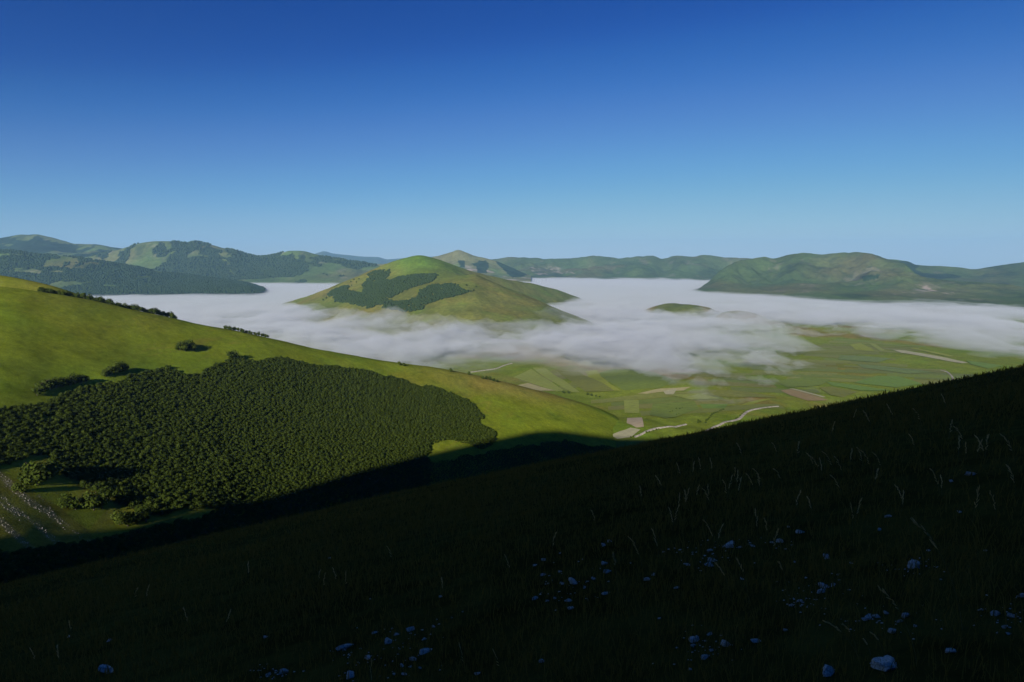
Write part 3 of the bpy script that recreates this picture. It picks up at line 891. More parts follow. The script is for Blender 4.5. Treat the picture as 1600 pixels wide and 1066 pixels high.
# clumps and single trees in the open
def clump(lst, label, group, bv=(bvh_left,)):
    for px_, py_, sc in lst:
        h = ray_hit(bv, px_, py_)
        if h is None: continue
        tree(h.x, h.y, h.z-.6, sc*1.3, random.uniform(0, 6.28), label, group, bushy=True)
clump([(281, 547, 1.25), (289, 549, 1.4), (297, 546, 1.35), (304, 548, 1.1), (284, 544, 1.1), (293, 543, 1.2)], 'beech in the round clump standing alone above the wood', 'beeches of the lone round clump')
clump([(165, 588, 1.0), (173, 586, 1.2), (181, 583, 1.35), (189, 581, 1.25), (196, 579, 1.0)], 'beech in the small oval clump beside the upper left edge of the wood', 'beeches of the small oval clump')
clump([(62, 612, 1.1), (70, 610, 1.3), (79, 608, 1.2), (88, 606, 1.25), (97, 604, 1.2), (107, 602, 1.1), (117, 600, 1.2), (126, 598, 1.1), (134, 597, .9), (58, 618, 1.0)], 'beech in the long low clump at the far left above the wood', 'beeches of the long low clump')
clump([(360, 562, 1.4), (368, 561, 1.5)], 'taller beech bulging from the top edge of the wood', 'tall beeches at the top edge of the wood')
clump([(48, 752, 1.8), (60, 757, 1.9), (73, 750, 1.7), (84, 745, 1.5)], 'broad beech standing on grass below the wood, left corner', 'broad beeches on the grass below the wood')
clump([(28, 768, .75), (38, 770, .7)], 'small dark beech beside the stony ground at the left edge', 'small beeches by the stony ground')
clump([(105, 793, 1.2), (118, 796, 1.1), (146, 797, 1.6), (160, 795, 1.5)], 'beech on the grass below the lower left corner of the wood', 'beeches below the corner of the wood')
clump([(186, 820, 1.3), (200, 822, 1.35), (215, 819, 1.3), (228, 816, 1.2)], 'dark beech half in shadow under the wood', 'beeches half in the mountain shadow')
clump([(704, 581, .8)], 'small lone bush-like tree on the crest of the spur', 'lone trees on the crest')
clump([(733, 586, .8)], 'small tree on the crest just left of the oblong thicket', 'lone trees on the crest')
clump([(624, 571, .9), (631, 572, .7)], 'low tree on the crest above the middle of the wood', 'low trees on the crest')
clump([(754, 592, .75), (760, 593, .85), (766, 594, .9), (772, 596, .8), (777, 597, .65)], 'tree in the oblong thicket on the nose of the spur', 'trees of the oblong thicket')
clump([(880, 615, 1.0), (888, 615, .9)], 'tree in the small pair beside the pale green fields', 'pair of trees by the fields', (bvh_left, bvh_plain))
clump([(918, 618, .9), (924, 619, .8), (931, 620, .6), (937, 621, .5)], 'tree in the short row at the foot of the spur by the fields', 'short row of trees at the foot of the spur', (bvh_left, bvh_plain))
clump([(886, 621, .4), (907, 626, .4)], 'tiny dark bush on the lower end of the spur', 'tiny bushes at the end of the spur')
# trees just beyond the crest
def beyond(pxs, pys, n, back_, label, group, sc):
    for i in range(n):
        px_ = pxs[0] + (pxs[1]-pxs[0])*(i+random.random()*.7)/n
        py_ = float(np.interp(px_, pxs, pys))
        d = float(np.interp(px_, [0, 100, 200, 300, 400, 500, 600], [760, 800, 850, 900, 950, 1010, 1070])) + back_*random.uniform(.3, 1.5)
        x = (px_-800)/FPX*d
        z = drop([bvh_left, bvh_back], x, d)
        if z is None: continue
        tree(x, d, z-.3, sc*random.uniform(.75, 1.2), random.uniform(0, 6.28), label, group, bushy=True)
beyond((62, 272), (455, 500), 90, 40, 'tree in the long dark hedge along the dip between two crests', 'trees of the hedge between the crests', 1.15)
beyond((346, 418), (513, 528), 20, 14, 'tree in the short hedge peeping over the sunlit crest', 'trees of the hedge behind the crest', .85)

bvh_mid = bvh_of(mid_hill)
clump([(735, 457, 1.5), (740, 455, 1.3), (729, 447, 1.4), (744, 449, 1.1)], 'lone tree right of the lower wood on the middle hill', 'lone trees right of the lower wood on the middle hill', (bvh_mid,))
clump([(510, 467, 1.5), (505, 470, 1.3), (548, 441, 1.2), (553, 438, 1.4), (557, 442, 1.1), (561, 437, 1.2), (549, 447, 1.0)], 'lone tree left of the forked wood on the middle hill', 'lone trees left of the forked wood on the middle hill', (bvh_mid,))

# bushes by the road; the rows stand in for shadow of banks and ditches
shrub_mesh = [crown_mesh('shrub', 950+i, 160, 2.6, 3.6, .7, -.1) for i in range(3)]
def shrubs(lst, label, group):
    for px_, py_, sc in lst:
        x, y, z = plain_hit(px_, py_)
        o = link('shrub', shrub_mesh[random.randrange(3)], None, None, label, 'shrub', group)
        o.location = (float(x), float(y), float(z)); o.scale = (sc*1.7, sc*1.7, sc*1.6); o.rotation_euler = (0, 0, random.uniform(0, 6.28))
def row(a, b, n, sc):
    return [(a[0]+(b[0]-a[0])*(i+random.uniform(-.2, .2))/(n-1), a[1]+(b[1]-a[1])*(i+random.uniform(-.2, .2))/(n-1), sc*random.uniform(.7, 1.2)) for i in range(n)]
shrubs(row((1103, 661), (1112, 648), 6, 1.1) + row((1112, 648), (1130, 641), 7, 1.2), 'dark shrub in the hedge climbing left of the white road', 'shrubs of the hedge left of the road')
shrubs(row((1108, 680), (1135, 665), 9, .9), 'dark shrub along the lower verge of the white road', 'shrubs on the lower verge of the road')
shrubs(row((1150, 655), (1162, 645), 5, 1.0), 'dark shrub at the bend of the white road', 'shrubs at the road bend')
shrubs([(1092, 661, 1.5), (1094, 660, 1.3), (1091, 658, 1.2)], 'dark shrub in the isolated clump left of the road', 'shrubs of the isolated clump')
shrubs([(1047, 645, 1.1), (1051, 644, 1.0), (1057, 640, 1.2), (1062, 640, 1.2), (1066, 638, 1.0), (1057, 649, 1.1), (1061, 648, .9)], 'dark shrub scattered on the rolling pasture above the track', 'shrubs scattered on the pasture')
shrubs(row((985, 684), (1030, 671), 10, .8), 'dark shrub along the lower side of the farm track', 'shrubs below the farm track')

# ------------------------------------------------------------------ woods far away
M_farleaf = leaf_mat('far_leaves', (0.020, 0.036, 0.013), (0.034, 0.054, 0.017), 0.0)
_t = (1+5**.5)/2
ICO_V = np.array([(-1, _t, 0), (1, _t, 0), (-1, -_t, 0), (1, -_t, 0), (0, -1, _t), (0, 1, _t), (0, -1, -_t), (0, 1, -_t), (_t, 0, -1), (_t, 0, 1), (-_t, 0, -1), (-_t, 0, 1)])/math.hypot(1, _t)
ICO_F = np.array([(0, 11, 5), (0, 5, 1), (0, 1, 7), (0, 7, 10), (0, 10, 11), (1, 5, 9), (5, 11, 4), (11, 10, 2), (10, 7, 6), (7, 1, 8), (3, 9, 4), (3, 4, 2), (3, 2, 6), (3, 6, 8), (3, 8, 9), (4, 9, 5), (2, 4, 11), (6, 2, 10), (8, 6, 7), (9, 8, 1)])
def canopy(name, xyz, rad_, label):
    r = np.random.default_rng(len(xyz))
    n = len(xyz)
    sc = rad_*r.uniform(.75, 1.3, (n, 1, 1))*np.array([1, 1, 1.15])
    V = ICO_V[None]*sc*r.uniform(.75, 1.25, (n, 12, 1)) + xyz[:, None, :] + np.array([0, 0, rad_*.6])
    F = ICO_F[None] + (np.arange(n)*12)[:, None, None]
    me = mesh_from(name, V.reshape(-1, 3), F.reshape(-1, 3), M_farleaf, smooth_shade=True)
    return link(name, me, kind='stuff', label=label, category='forest')
def sample(X, Y, Z, w, spacing, seed):
    """points spread evenly over the cells of a terrain grid where w is set"""
    r = np.random.default_rng(seed)
    ax, ay = X[1:, :-1]-X[:-1, :-1], Y[1:, :-1]-Y[:-1, :-1]
    bx, by = X[:-1, 1:]-X[:-1, :-1], Y[:-1, 1:]-Y[:-1, :-1]
    area = np.abs(ax*by-ay*bx)*(w[:-1, :-1] > .5)
    cnt = r.poisson(area/spacing**2)
    i, j = np.nonzero(cnt)
    rep_ = cnt[i, j]; i = np.repeat(i, rep_); j = np.repeat(j, rep_)
    u, v = r.random(len(i)), r.random(len(i))
    f = lambda A: A[i, j]*(1-u)*(1-v) + A[i+1, j]*u*(1-v) + A[i, j+1]*(1-u)*v + A[i+1, j+1]*u*v
    return np.stack([f(X), f(Y), f(Z)], -1)
X, Y, Z, p = MID
jx = p[0] + 4.5*fbm(X, Y, 70, 4, 401, gain=.65); jy = p[1] + 2.4*fbm(X, Y, 70, 4, 402, gain=.65)
W1 = [(575, 429), (584, 424), (605, 422.5), (608, 427), (603, 436), (609, 439.5), (624, 433), (657, 430), (680, 427.5), (685, 430), (671, 440), (639, 451.5), (609, 467), (599, 475), (575, 482), (545, 474), (522, 472.5), (521, 463), (512, 462), (515, 455), (539, 446), (544, 448), (543, 455), (567, 459.5), (567, 446)]
W2 = [(597, 481), (605, 470.5), (635, 471.5), (652, 462), (657, 454), (674, 445), (710, 444), (719, 451), (736, 456), (723, 459), (695, 466), (665, 476), (657, 485), (639, 488), (615, 485)]
W3 = [(482, 456), (500, 446), (519, 437.5), (522, 441), (504, 451), (494, 456)]
front = np.arange(X.shape[0])[:, None] >= 3*46 + 0*X
_w = WMASK[131]; Xl, Yl, Zl, pl_, _ = LF
vis = np.arange(Xl.shape[0])[:, None] >= 2*24 + 0*Xl
canopy('forest', sample(Xl, Yl, Zl, (_w > .5) & vis & (pl_[0] > -20) & (pl_[0] < 440) & (Zl > -330), 17, 6), 9, 'dark woods on the low ridge at the far left')
_w = WMASK[121]; Xl, Yl, Zl, pl_, _ = LM
vis = np.arange(Xl.shape[0])[:, None] >= 2*22 + 0*Xl
canopy('forest', sample(Xl, Yl, Zl, (_w > .5) & vis & (pl_[0] > 100) & (pl_[0] < 620) & (Zl > -330), 24, 7), 12, 'blue-green woods on the distant hills left of the middle hill')
for W_, lb in ((W1, 'large forked dark wood on the left face of the middle hill'), (W2, 'lower dark wood on the front of the middle hill'), (W3, 'thin dark strip of wood on the left foot of the middle hill')):
    w = in_poly(jx, jy, W_) & front
    canopy('forest', sample(X, Y, Z, w, 8.5, 5), 6.0, lb)

# ------------------------------------------------------------------ stones, stalks and grass at our feet
M_stone = plain_mat('limestone', (0.52, 0.45, 0.36), .5, .06, .9, .6, 7)
def stone_mesh(seed):
    r = np.random.default_rng(seed)
    bm = bmesh.new()
    bmesh.ops.create_icosphere(bm, subdivisions=3, radius=.5)
    V = np.array([v.co for v in bm.verts])
    V *= np.array([1.0, r.uniform(.65, .95), r.uniform(.45, .75)])
    for _ in range(16):                                  # flat broken faces
        n = r.normal(size=3); n /= np.linalg.norm(n)
        k = r.uniform(.17, .40)*(.55+.45*abs(n[0]))
        d = V@n - k
        V -= np.where(d > 0, d, 0)[:, None]*n[None]*1.0
    V += (r.random(V.shape)-.5)*.045
    for v, c in zip(bm.verts, V): v.co = c
    me = bpy.data.meshes.new('stone'); bm.to_mesh(me); bm.free()
    me.materials.append(M_stone)
    return me
STONES = [stone_mesh(500+i) for i in range(10)]
def stones(lst, big, rest_, group):
    mx_ = max(l[2] for l in lst)
    first = True
    for px_, py_, w in lst:
        h = ray_hit((bvh_slope,), px_, py_ + w*.12)
        if h is None: continue
        size = w*1.12*h.y/FPX/CP
        top = first and w == mx_
        if top: first = False
        o = link('stone', STONES[random.randrange(len(STONES))], None, None, big if top else rest_, 'stone', group)
        o.location = (h.x, h.y, h.z + size*random.uniform(.0, .14))
        o.rotation_euler = (random.uniform(-.25, .25), random.uniform(-.25, .25), random.choice([0, math.pi]) + random.uniform(-.6, .6))
        o.scale = (size*1.08, size*random.uniform(.7, 1.1), size*random.uniform(.8, 1.3))
stones([(895, 909, 24), (878, 912, 13), (927, 904, 12), (913, 918, 10), (918, 908, 8), (850, 875, 10), (848, 898, 12), (890, 938, 15), (890, 950, 15), (876, 893, 9), (835, 883, 10), (837, 935, 12), (855, 939, 8), (867, 935, 7)],
       'largest pale blue stone of the scatter left of the upright seed head', 'small pale stone in the scatter left of the upright seed head', 'stones left of the upright seed head')
stones([(943, 881, 14), (948, 893, 16), (946, 927, 15), (953, 846, 10), (943, 852, 12)], 'largest pale stone right behind the upright seed head', 'small pale stone close beside the upright seed head', 'stones by the upright seed head')
stones([(1010, 905, 14), (1021, 898, 9), (1056, 918, 12), (1075, 882, 12)], 'pale wedge of stone midway between seed head and split boulder', 'small stone between the seed head and the split boulder', 'stones in the middle')
stones([(1112, 875, 19), (1110, 883, 16), (1109, 859, 14), (1140, 852, 24), (1156, 855, 9), (1177, 853, 10), (1206, 847, 9)], 'long low stone in the band under the grass slope', 'pale stone in the band beside the long low stone', 'stones in the upper band')
stones([(1220, 845, 17), (1250, 831, 17), (1232, 823, 8), (1241, 878, 9), (1291, 871, 16)], 'rounded bright stone above the bare middle of the slope', 'small stone near the rounded bright stone', 'stones near the rounded bright one')
stones([(1286, 915, 21), (1303, 913, 14), (1282, 924, 20), (1248, 938, 15), (1236, 945, 12), (1310, 898, 8), (1227, 985, 10), (1182, 1000, 20)], 'widest flat stone of the group left of the tall bent stalk', 'flat stone in the group left of the tall bent stalk', 'stones left of the tall bent stalk')
stones([(1135, 1007, 26), (1110, 990, 13), (1082, 1000, 22), (1102, 1026, 22), (1082, 1008, 12), (1112, 1016, 10)], 'square block of limestone in the heap near the bottom middle', 'broken limestone piece in the heap near the bottom middle', 'limestone heap near the bottom middle')
stones([(1380, 1037, 56), (1297, 1047, 36), (1483, 1015, 26)], 'broad flat slab of limestone at the bottom right', 'pale stone beside the broad flat slab', 'large stones at the bottom right')
stones([(1357, 965, 19), (1352, 968, 12), (1405, 970, 15), (1395, 986, 23), (1372, 963, 15), (1430, 978, 10), (1385, 958, 12), (1415, 962, 16)], 'largest stone of the rubble behind the broad flat slab', 'stone in the rubble behind the broad flat slab', 'rubble behind the slab')
stones([(1555, 958, 26), (1580, 962, 19), (1570, 980, 12), (1595, 931, 15), (1577, 990, 10), (1535, 953, 12)], 'largest stone of the group at the right edge', 'stone in the group at the right edge', 'stones at the right edge')
stones([(1430, 884, 23), (1387, 806, 14), (1375, 827, 12), (1451, 860, 8), (1515, 741, 18), (1486, 752, 8)], 'flat stone beside the top of the tall bent stalk', 'small flat stone high on the dark slope at the right', 'stones high on the dark slope')
stones([(607, 1002, 26), (643, 983, 18), (613, 982, 7), (619, 991, 11), (664, 998, 10), (677, 979, 10), (686, 975, 6), (660, 984, 6), (585, 988, 14), (689, 932, 9), (706, 965, 6), (723, 956, 5)], 'rounded boulder at the head of the stone trail, bottom left of centre', 'small stone in the trail right of the rounded boulder', 'stones of the trail')
stones([(534, 1011, 30), (575, 1027, 20), (547, 1056, 24)], 'angular white stone at the left end of the trail', 'pale stone below the angular white stone', 'stones at the left end of the trail')
stones([(664, 1017, 27), (628, 1040, 11), (633, 1053, 12), (645, 1030, 16), (641, 1042, 8), (657, 1044, 7), (616, 1053, 10), (745, 1053, 12)], 'dull grey boulder at the right end of the trail', 'small bright stone below the dull grey boulder', 'stones below the grey boulder')
stones([(170, 1047, 31), (107, 995, 8), (172, 1000, 12)], 'flat stone alone at the lower left', 'small stone above the flat lower left stone', 'stones at the lower left')
stones([(443, 1050, 19), (420, 1054, 13), (415, 995, 12), (515, 872, 7)], 'pale stone at the bottom edge left of the trail', 'small stone left of the trail', 'stones left of the trail')
stones([(847, 1033, 13), (1030, 966, 7), (1078, 1046, 9), (985, 880, 7), (1160, 905, 7), (1330, 880, 7), (1470, 905, 8), (1500, 800, 8), (1540, 860, 8)], 'small pale stone by itself near the bottom, right of the trail', 'tiny stone lying alone in the dark grass', 'tiny lone stones')

M_straw = plain_mat('dry_straw', (0.74, 0.46, 0.15), .25, .05)
M_stem = plain_mat('green_stem', (0.13, 0.115, 0.045), .25, .05)
def tube(path, rads, nn=4):
    path = np.asarray(path, float); V, F = [], []
    for i, (p, r_) in enumerate(zip(path, rads)):
        t = path[min(i+1, len(path)-1)] - path[max(i-1, 0)]; t /= np.linalg.norm(t)
        u = np.cross(t, [.31, .9, .13]); u /= np.linalg.norm(u); v = np.cross(t, u)
        for j in range(nn):
            an = 2*math.pi*j/nn; V.append(p + r_*(u*math.cos(an)+v*math.sin(an)))
    for i in range(len(path)-1):
        for j in range(nn): F.append((i*nn+j, i*nn+(j+1) % nn, (i+1)*nn+(j+1) % nn, (i+1)*nn+j))
    return np.array(V), np.array(F)
def spikelet(p, d, ln, w):
    d = d/np.linalg.norm(d)
    return tube([p, p+d*ln*.3, p+d*ln*.7, p+d*ln], [w*.3, w, w*.75, w*.06], 4)
def stalk(px_, py_, label, group, height=.26, base=None, thick=1.0, droop=1.0):
    if base is not None:
        h = ray_hit((bvh_slope,), *base)
    else:
        dl = 40; lean_ = random.uniform(-.3, .55); height = height*random.uniform(.6, 1.35)
        for _ in range(7):
            h = ray_hit((bvh_slope,), px_+dl*lean_, py_+dl)
            if h is None: return
            dl = .82*dl + .18*height*.92*FPX/h.y
            dl = min(max(dl, 8), 260)
    if h is None: return
    # top of the stalk: on the sight line of (px, py), a little nearer or further than the foot
    tx, ty, tz = P(px_, py_, h.y*(1 + random.uniform(-.01, .02)))
    top = np.array([float(tx), float(ty), float(tz)]); bot = np.array([h.x, h.y, h.z-.02])
    L = np.linalg.norm(top-bot)
    if L > 1.5: return
    side = np.array([top[0]-bot[0], 0, 0])
    ts = np.linspace(0, 1, 8)
    bow = np.array([-.10*L*random.uniform(.3, 1.2)*(1 if top[0] < bot[0] else -1)*droop, random.uniform(-.04, .04)*L, .10*L*droop])
    path = []
    for t in ts:                                          # rises first, then arches over towards the head
        hz_ = t**1.35; vt = 1 - (1-t)**1.25 + .06*droop*math.sin(math.pi*t)*t
        path.append(np.array([bot[0] + (top[0]-bot[0])*hz_, bot[1] + (top[1]-bot[1])*hz_, bot[2] + (top[2]-bot[2])*vt]))
    root = bpy.data.objects.new('grass_stalk', None); COL.objects.link(root)
    root.location = bot; root.empty_display_size = .05
    root['label'] = label; root['category'] = 'grass stalk'; root['group'] = group
    rel = [p-bot for p in path]
    w0 = max(.0012, .00055*h.y*.5)*thick                # never thinner than the eye could pick out
    V, F = tube(rel, np.linspace(w0*.8, w0*.4, 8))
    link('stem', mesh_from('stem', V, F, M_stem), root)
    Vs, Fs, n = [], [], 0
    ntop = random.randint(7, 11)
    for i in range(ntop):
        t = 1 - (.34 if base is not None else .62)*(i/(ntop-1))
        k = t*7; a = int(min(k, 6)); p = rel[a]*(1-(k-a)) + rel[a+1]*(k-a)
        ax = rel[-1]-rel[-3]; ax /= np.linalg.norm(ax)
        d = ax*1.0 + np.array([random.uniform(-.6, .6), random.uniform(-.6, .6), random.uniform(-.15, .35)])*(.4 + .6*(i/(ntop-1)))
        v_, f_ = spikelet(p, d, L*random.uniform(.06, .10)*(1 if base is not None else 1.7), w0*2.3)
        Vs.append(v_); Fs.append(f_+n); n += len(v_)
    link('seed_head', mesh_from('seed_head', np.concatenate(Vs), np.concatenate(Fs), M_straw), root)
stalk(958, 867, 'upright straw seed head standing alone among the stones, lower middle', 'single stalks', base=(966, 935), thick=1.6)
stalk(1430, 818, 'tallest stalk, long and bent to the left, lower right', 'single stalks', base=(1505, 985), thick=1.2)
stalk(1377, 924, 'stalk bent to the left over the rubble, lower right', 'single stalks', base=(1434, 1040), thick=1.3)
stalk(1152, 876, 'pale stalk at the right of the forked pair above the limestone heap', 'single stalks', base=(1171, 945), thick=1.3)
stalk(1120, 883, 'forked drooping stalk above the limestone heap', 'single stalks', base=(1146, 950), thick=1.5)
stalk(1217, 880, 'short stalk right of the forked pair', 'single stalks', base=(1231, 930), thick=1.2)
for i, (a, b) in enumerate([((1290, 972), (1345, 1032)), ((1317, 977), (1340, 1020)), ((1362, 990), (1386, 1030)), ((1350, 1000), (1362, 1024))]):
    stalk(*a, 'leaning stalk in the tuft left of the broad flat slab', 'stalks of the tuft by the slab', base=b, thick=1.3)
for a in [(1062, 774), (1070, 768), (1076, 766), (1092, 760), (1106, 760), (1046, 796), (1060, 792), (1099, 765)]:
    stalk(*a, 'drooping stalk in the arching tuft on the middle of the dark slope', 'stalks of the arching tuft')
for a in [(1148, 732), (1158, 748), (1167, 742), (1178, 734), (1131, 753), (1153, 738), (1184, 742), (1210, 734), (1144, 745)]:
    stalk(*a, 'stalk in the tall sparse tuft right of the arching tuft', 'stalks of the tall sparse tuft')
for a in [(1262, 710), (1288, 708), (1306, 716), (1248, 692), (1268, 715), (1281, 718)]:
    stalk(*a, 'feathery stalk in the tuft upslope of the tall sparse one', 'stalks of the feathery tuft')
for a in [(1058, 726), (1084, 724), (1092, 718), (1110, 718), (1152, 694), (1208, 694)]:
    stalk(*a, 'faint thin stalk near the crest below the white road', 'faint stalks near the crest')
for a in [(1488, 659), (1499, 684), (1509, 694), (1526, 684), (1544, 682), (1567, 682), (1492, 668), (1533, 690)]:
    stalk(*a, 'stalk in the loose tuft high on the slope at the right', 'stalks high at the right', thick=1.3)
for a in [(1340, 701), (1331, 703), (1365, 709), (1347, 706), (1422, 681), (1387, 634), (1338, 641), (1350, 644), (1304, 661), (1472, 618), (1428, 640)]:
    stalk(*a, 'small stalk on the upper slope right of centre', 'stalks on the upper slope')
for a in [(108, 972), (500, 893), (508, 898), (520, 889), (540, 896), (90, 1010), (48, 1015), (215, 920), (232, 917), (360, 955), (388, 880), (580, 1035), (718, 1010), (606, 856), (690, 905), (790, 870), (772, 1020), (287, 953), (925, 800), (868, 835)]:
    stalk(*a, 'lone pale stalk on the lower left half of the dark slope', 'lone stalks on the lower left slope', height=.2)

for a in [(1180, 800), (1195, 812), (1250, 770), (1262, 778), (1330, 790), (1345, 782), (1400, 760), (1412, 770), (1455, 735), (1470, 745), (1530, 765), (1548, 772), (1575, 730), (1215, 830), (1020, 830), (985, 842), (1100, 815), (1128, 822), (1300, 745), (1372, 735), (1025, 745), (1000, 762)]:
    stalk(*a, 'pale seed head scattered among the turf on the right half of the slope', 'scattered seed heads on the right', thick=1.2)
# small gravel between the stones and the scree on the far side of the valley
def pebbles(name, xyz, sizes, mat, label):
    r_ = np.random.default_rng(len(xyz)); n_ = len(xyz)
    V = ICO_V[None]*sizes[:, None, None]*r_.uniform(.5, 1.1, (n_, 12, 1))*np.array([1, .8, .6]) + xyz[:, None, :]
    F = ICO_F[None] + (np.arange(n_)*12)[:, None, None]
    return link(name, mesh_from(name, V.reshape(-1, 3), F.reshape(-1, 3), mat, smooth_shade=False), kind='stuff', label=label, category='gravel')
r = np.random.default_rng(71)
ctr = [(890, 915, 40, 26), (1110, 870, 30, 12), (1160, 853, 60, 6), (1280, 918, 35, 10), (1100, 1010, 30, 16), (1380, 968, 40, 14), (1570, 965, 30, 18), (640, 1015, 35, 28), (560, 1030, 30, 20), (1250, 940, 20, 6), (430, 1052, 20, 6), (1420, 885, 25, 6)]
gp, gs_ = [], []
for cx_, cy_, sx_, sy_ in ctr:
    for _ in range(34):
        h = ray_hit((bvh_slope,), r.normal(cx_, sx_), min(r.normal(cy_, sy_), 1080))
        if h is None: continue
        gp.append((h.x, h.y, h.z)); gs_.append(r.uniform(.8, 3.0)*h.y/FPX)
pebbles('gravel', np.array(gp), np.array(gs_), M_stone, 'broken limestone gravel among the stones in front')
Xs, Ys, Zs, stw = SCREE
sp = sample(Xs, Ys, Zs, stw > .35, 1.5, 9)
pebbles('scree', sp, np.random.default_rng(4).uniform(.18, .6, len(sp))**1.3, plain_mat('scree_stone', (.34, .31, .26), .3, 3), 'pale limestone scree in streaks at the lower left')

# turf: many fine blades, one mass
M_blade = leaf_mat('blades', (0.084, 0.074, 0.012), (0.260, 0.170, 0.038), .3)
r = np.random.default_rng(77)
NB = 150000
az = np.radians(r.uniform(-50, 50, NB))
rd = 1.3*np.exp(r.random(NB)**.85*math.log(130/1.3))
bx, by = rd*np.sin(az), rd*np.cos(az)
tuft = fbm(bx, by, 1.6, 3, 601)*.5 + fbm(bx, by, 9, 3, 602)*.6
ok = r.random(NB) < .35 + 1.3*np.clip(tuft + .25, 0, 1)
bx, by, rd, tuft = bx[ok], by[ok], rd[ok], tuft[ok]
NB = len(bx)
bz = ground_z(bx, by)
hh = (.05 + .16*r.random(NB)**2)*(1 + 1.1*np.clip(tuft+.1, 0, 1)) * np.clip(.8 + rd/45, 0, 2.0)
ww = np.maximum(.0022, .00075*rd)*r.uniform(.7, 1.3, NB)
da = r.uniform(0, 2*math.pi, NB); lean = hh*r.uniform(.15, .8, NB)
lx, ly = np.cos(da)*lean, np.sin(da)*lean
wa = r.uniform(0, 2*math.pi, NB); wx, wy = np.cos(wa)*ww, np.sin(wa)*ww*.4
b0 = np.stack([bx-wx, by-wy, bz-.02], -1); b1 = np.stack([bx+wx, by+wy, bz-.02], -1)
m0 = np.stack([bx-wx*.7+lx*.35, by-wy*.7+ly*.35, bz+hh*.6], -1); m1 = np.stack([bx+wx*.7+lx*.35, by+wy*.7+ly*.35, bz+hh*.6], -1)
tp = np.stack([bx+lx, by+ly, bz+hh], -1)
V = np.stack([b0, b1, m1, m0, tp], 1).reshape(-1, 3)
i5 = np.arange(NB)*5
F = np.concatenate([np.stack([i5, i5+1, i5+2], -1), np.stack([i5, i5+2, i5+3], -1), np.stack([i5+3, i5+2, i5+4], -1)])
link('grass', mesh_from('grass', V, F, M_blade, smooth_shade=False), kind='stuff', label='short dark turf on the shaded slope in front', category='grass')

# ------------------------------------------------------------------ fog lying on the plain
def pl(px, py, z):
    x, y, zz = ray(px, py); d = z*y/zz
    return float(x*d/y), float(d)
near_edge = [(-300, 470), (100, 520), (400, 580), (640, 590), (730, 583), (800, 572), (880, 580), (960, 588), (1040, 598), (1110, 612), (1150, 616), (1200, 600),
             (1260, 577), (1275, 556), (1240, 540), (1262, 520), (1330, 523), (1400, 534), (1470, 545), (1540, 556), (1640, 566), (1800, 570)]
poly = [pl(px, py, -346) for px, py in near_edge] + [(9500, 9000), (4000, 13500), (-9000, 13500), (-9000, 6000)]
fu = np.linspace(-1.02, 1.12, 460)
fd = np.geomspace(1180, 11500, 460)
FY = np.repeat(fd[:, None], len(fu), 1); FX = fu[None, :]*FY
sd = poly_dist(FX, FY, poly)*np.where(in_poly(FX, FY, poly), 1, -1)
def fog_layer(name, level, edge, amp, density, seed, lift, wl, wob=120):
    s2 = sd + wob*fbm(FX, FY, 420, 5, seed+1, gain=.62)
    m = smooth(-20, edge, s2)
    n = fbm(FX, FY*.8, wl, 6, seed, gain=.58)
    pf = smooth(5200, 2600, FY)                       # patchier towards us, an even sheet further off
    H = level - (level + 340)*.62*smooth(2900, 4300, FY) + lift*smooth(5800, 9000, FY) + amp*n*(.13+.87*pf)
    top = -366 + (H + 366)*m
    bot = np.full_like(top, -378.0)
    top = np.maximum(top, bot + .5)
    nr, nc = FX.shape
    n = nr*nc
    V = np.concatenate([np.stack([FX, FY, top], -1).reshape(-1, 3), np.stack([FX, FY, bot], -1).reshape(-1, 3)])
    F = grid_faces(nr, nc)
    i = np.arange(n).reshape(nr, nc)
    def wall(e):
        return np.stack([e[:-1], e[1:], e[1:]+n, e[:-1]+n], -1)
    F = np.concatenate([F, F[:, ::-1]+n, wall(i[0])[:, ::-1], wall(i[-1]), wall(i[:, 0]), wall(i[:, -1])[:, ::-1]])
    me = mesh_from(name, V, F, fog_mat(name + '_vapour', density), smooth_shade=True)
    return link(name, me, kind='stuff', label='white morning fog lying over the plain', category='fog')
fog_layer('fog', -336, 520, 62, .0068, 200, 42, 260)
fog_layer('fog', -320, 620, 95, .0030, 220, 40, 210, 240)
fog_layer('fog', -302, 760, 100, .0011, 240, 38, 260, 320)

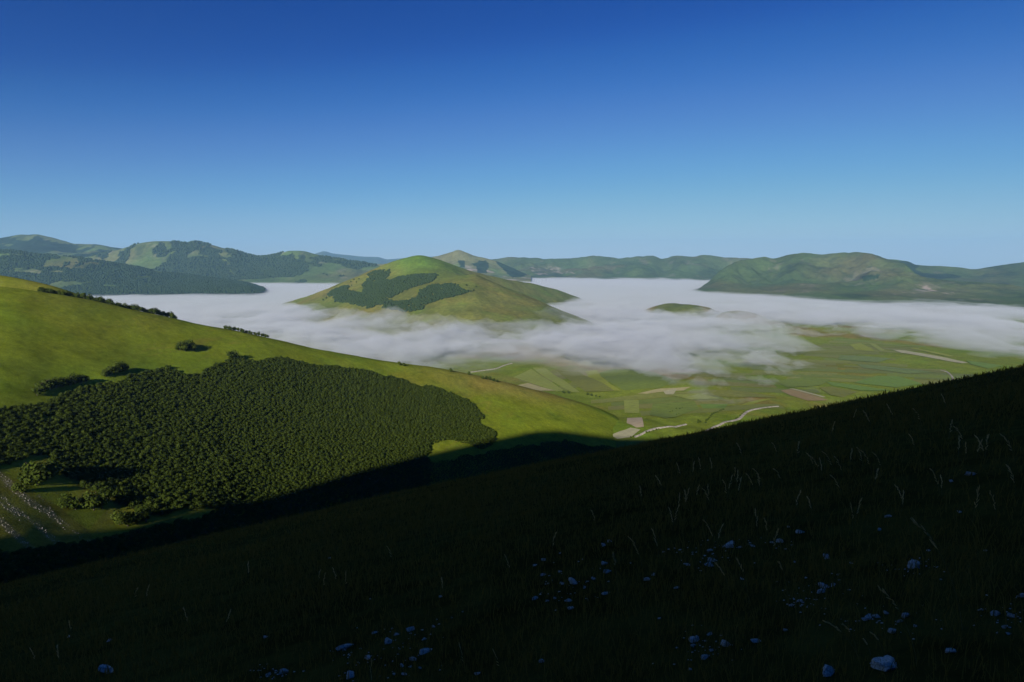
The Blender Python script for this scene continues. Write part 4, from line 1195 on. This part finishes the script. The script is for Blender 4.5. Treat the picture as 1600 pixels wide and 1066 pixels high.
def wisps(seed, level, thick, density, wl, thr):
    """torn shreds of fog drifting above the sheet on our side"""
    wu = np.linspace(-.55, .75, 430); wd = np.geomspace(1350, 4300, 430)
    WY = np.repeat(wd[:, None], len(wu), 1); WX = wu[None, :]*WY
    sdw = poly_dist(WX, WY, poly)*np.where(in_poly(WX, WY, poly), 1, -1)
    reg = smooth(-110, 160, sdw + 70*fbm(WX, WY, 300, 3, seed+5))*smooth(4200, 3300, WY)*smooth(-.55, -.40, WX/WY)*smooth(.75, .6, WX/WY)
    n = fbm(WX*.8 + WY*.2, WY*1.0 - WX*.15, wl, 6, seed, gain=.60)
    t = np.clip(n - thr - .28*(1-reg), 0, 1)*thick*smooth(.02, .5, reg)
    t = np.where(t < .6, 0, t)
    mid = level - 26*smooth(250, -150, sdw) + 16*fbm(WX, WY, 500, 2, seed+9)
    top = mid + t; bot = mid - t*.7
    nr, nc = WX.shape; N_ = nr*nc
    V = np.concatenate([np.stack([WX, WY, top], -1).reshape(-1, 3), np.stack([WX, WY, bot], -1).reshape(-1, 3)])
    F = grid_faces(nr, nc)
    tt = t.ravel()
    F = F[(tt[F] > 1e-4).any(1)]
    # share the rim: where the shred has no thickness both sheets use one vertex
    lower = F + N_
    lower = np.where(tt[F] > 1e-4, lower, F)
    A = np.concatenate([F, lower[:, ::-1]])
    used = np.unique(A); remap = np.full(2*N_, -1); remap[used] = np.arange(len(used))
    me = mesh_from('fog', V[used], remap[A], fog_mat('fog_shreds', density))
    link('fog', me, kind='stuff', label='torn shreds of fog drifting over the near edge of the sheet', category='fog')
wisps(260, -326, 130, .0048, 240, .10)
wisps(280, -312, 120, .0030, 330, .18)
wisps(300, -316, 75, .0055, 120, .10)

# ------------------------------------------------------------------ haze
def haze_box():
    x0, x1, y0, y1, z0, z1 = -24000, 24000, -4000, 31500, -1900, 1010
    v = np.array([[x, y, z] for z in (z0, z1) for y in (y0, y1) for x in (x0, x1)], float)
    f = np.array([[0, 2, 3, 1], [4, 5, 7, 6], [0, 1, 5, 4], [2, 6, 7, 3], [0, 4, 6, 2], [1, 3, 7, 5]])
    me = mesh_from('haze', v, f, fog_mat('haze_air', 2.8e-5, (.36, .67, 1.0), 0.0), smooth_shade=False)
    link('haze', me, kind='stuff', label='thin blue morning haze over the distant mountains', category='haze')
haze_box()
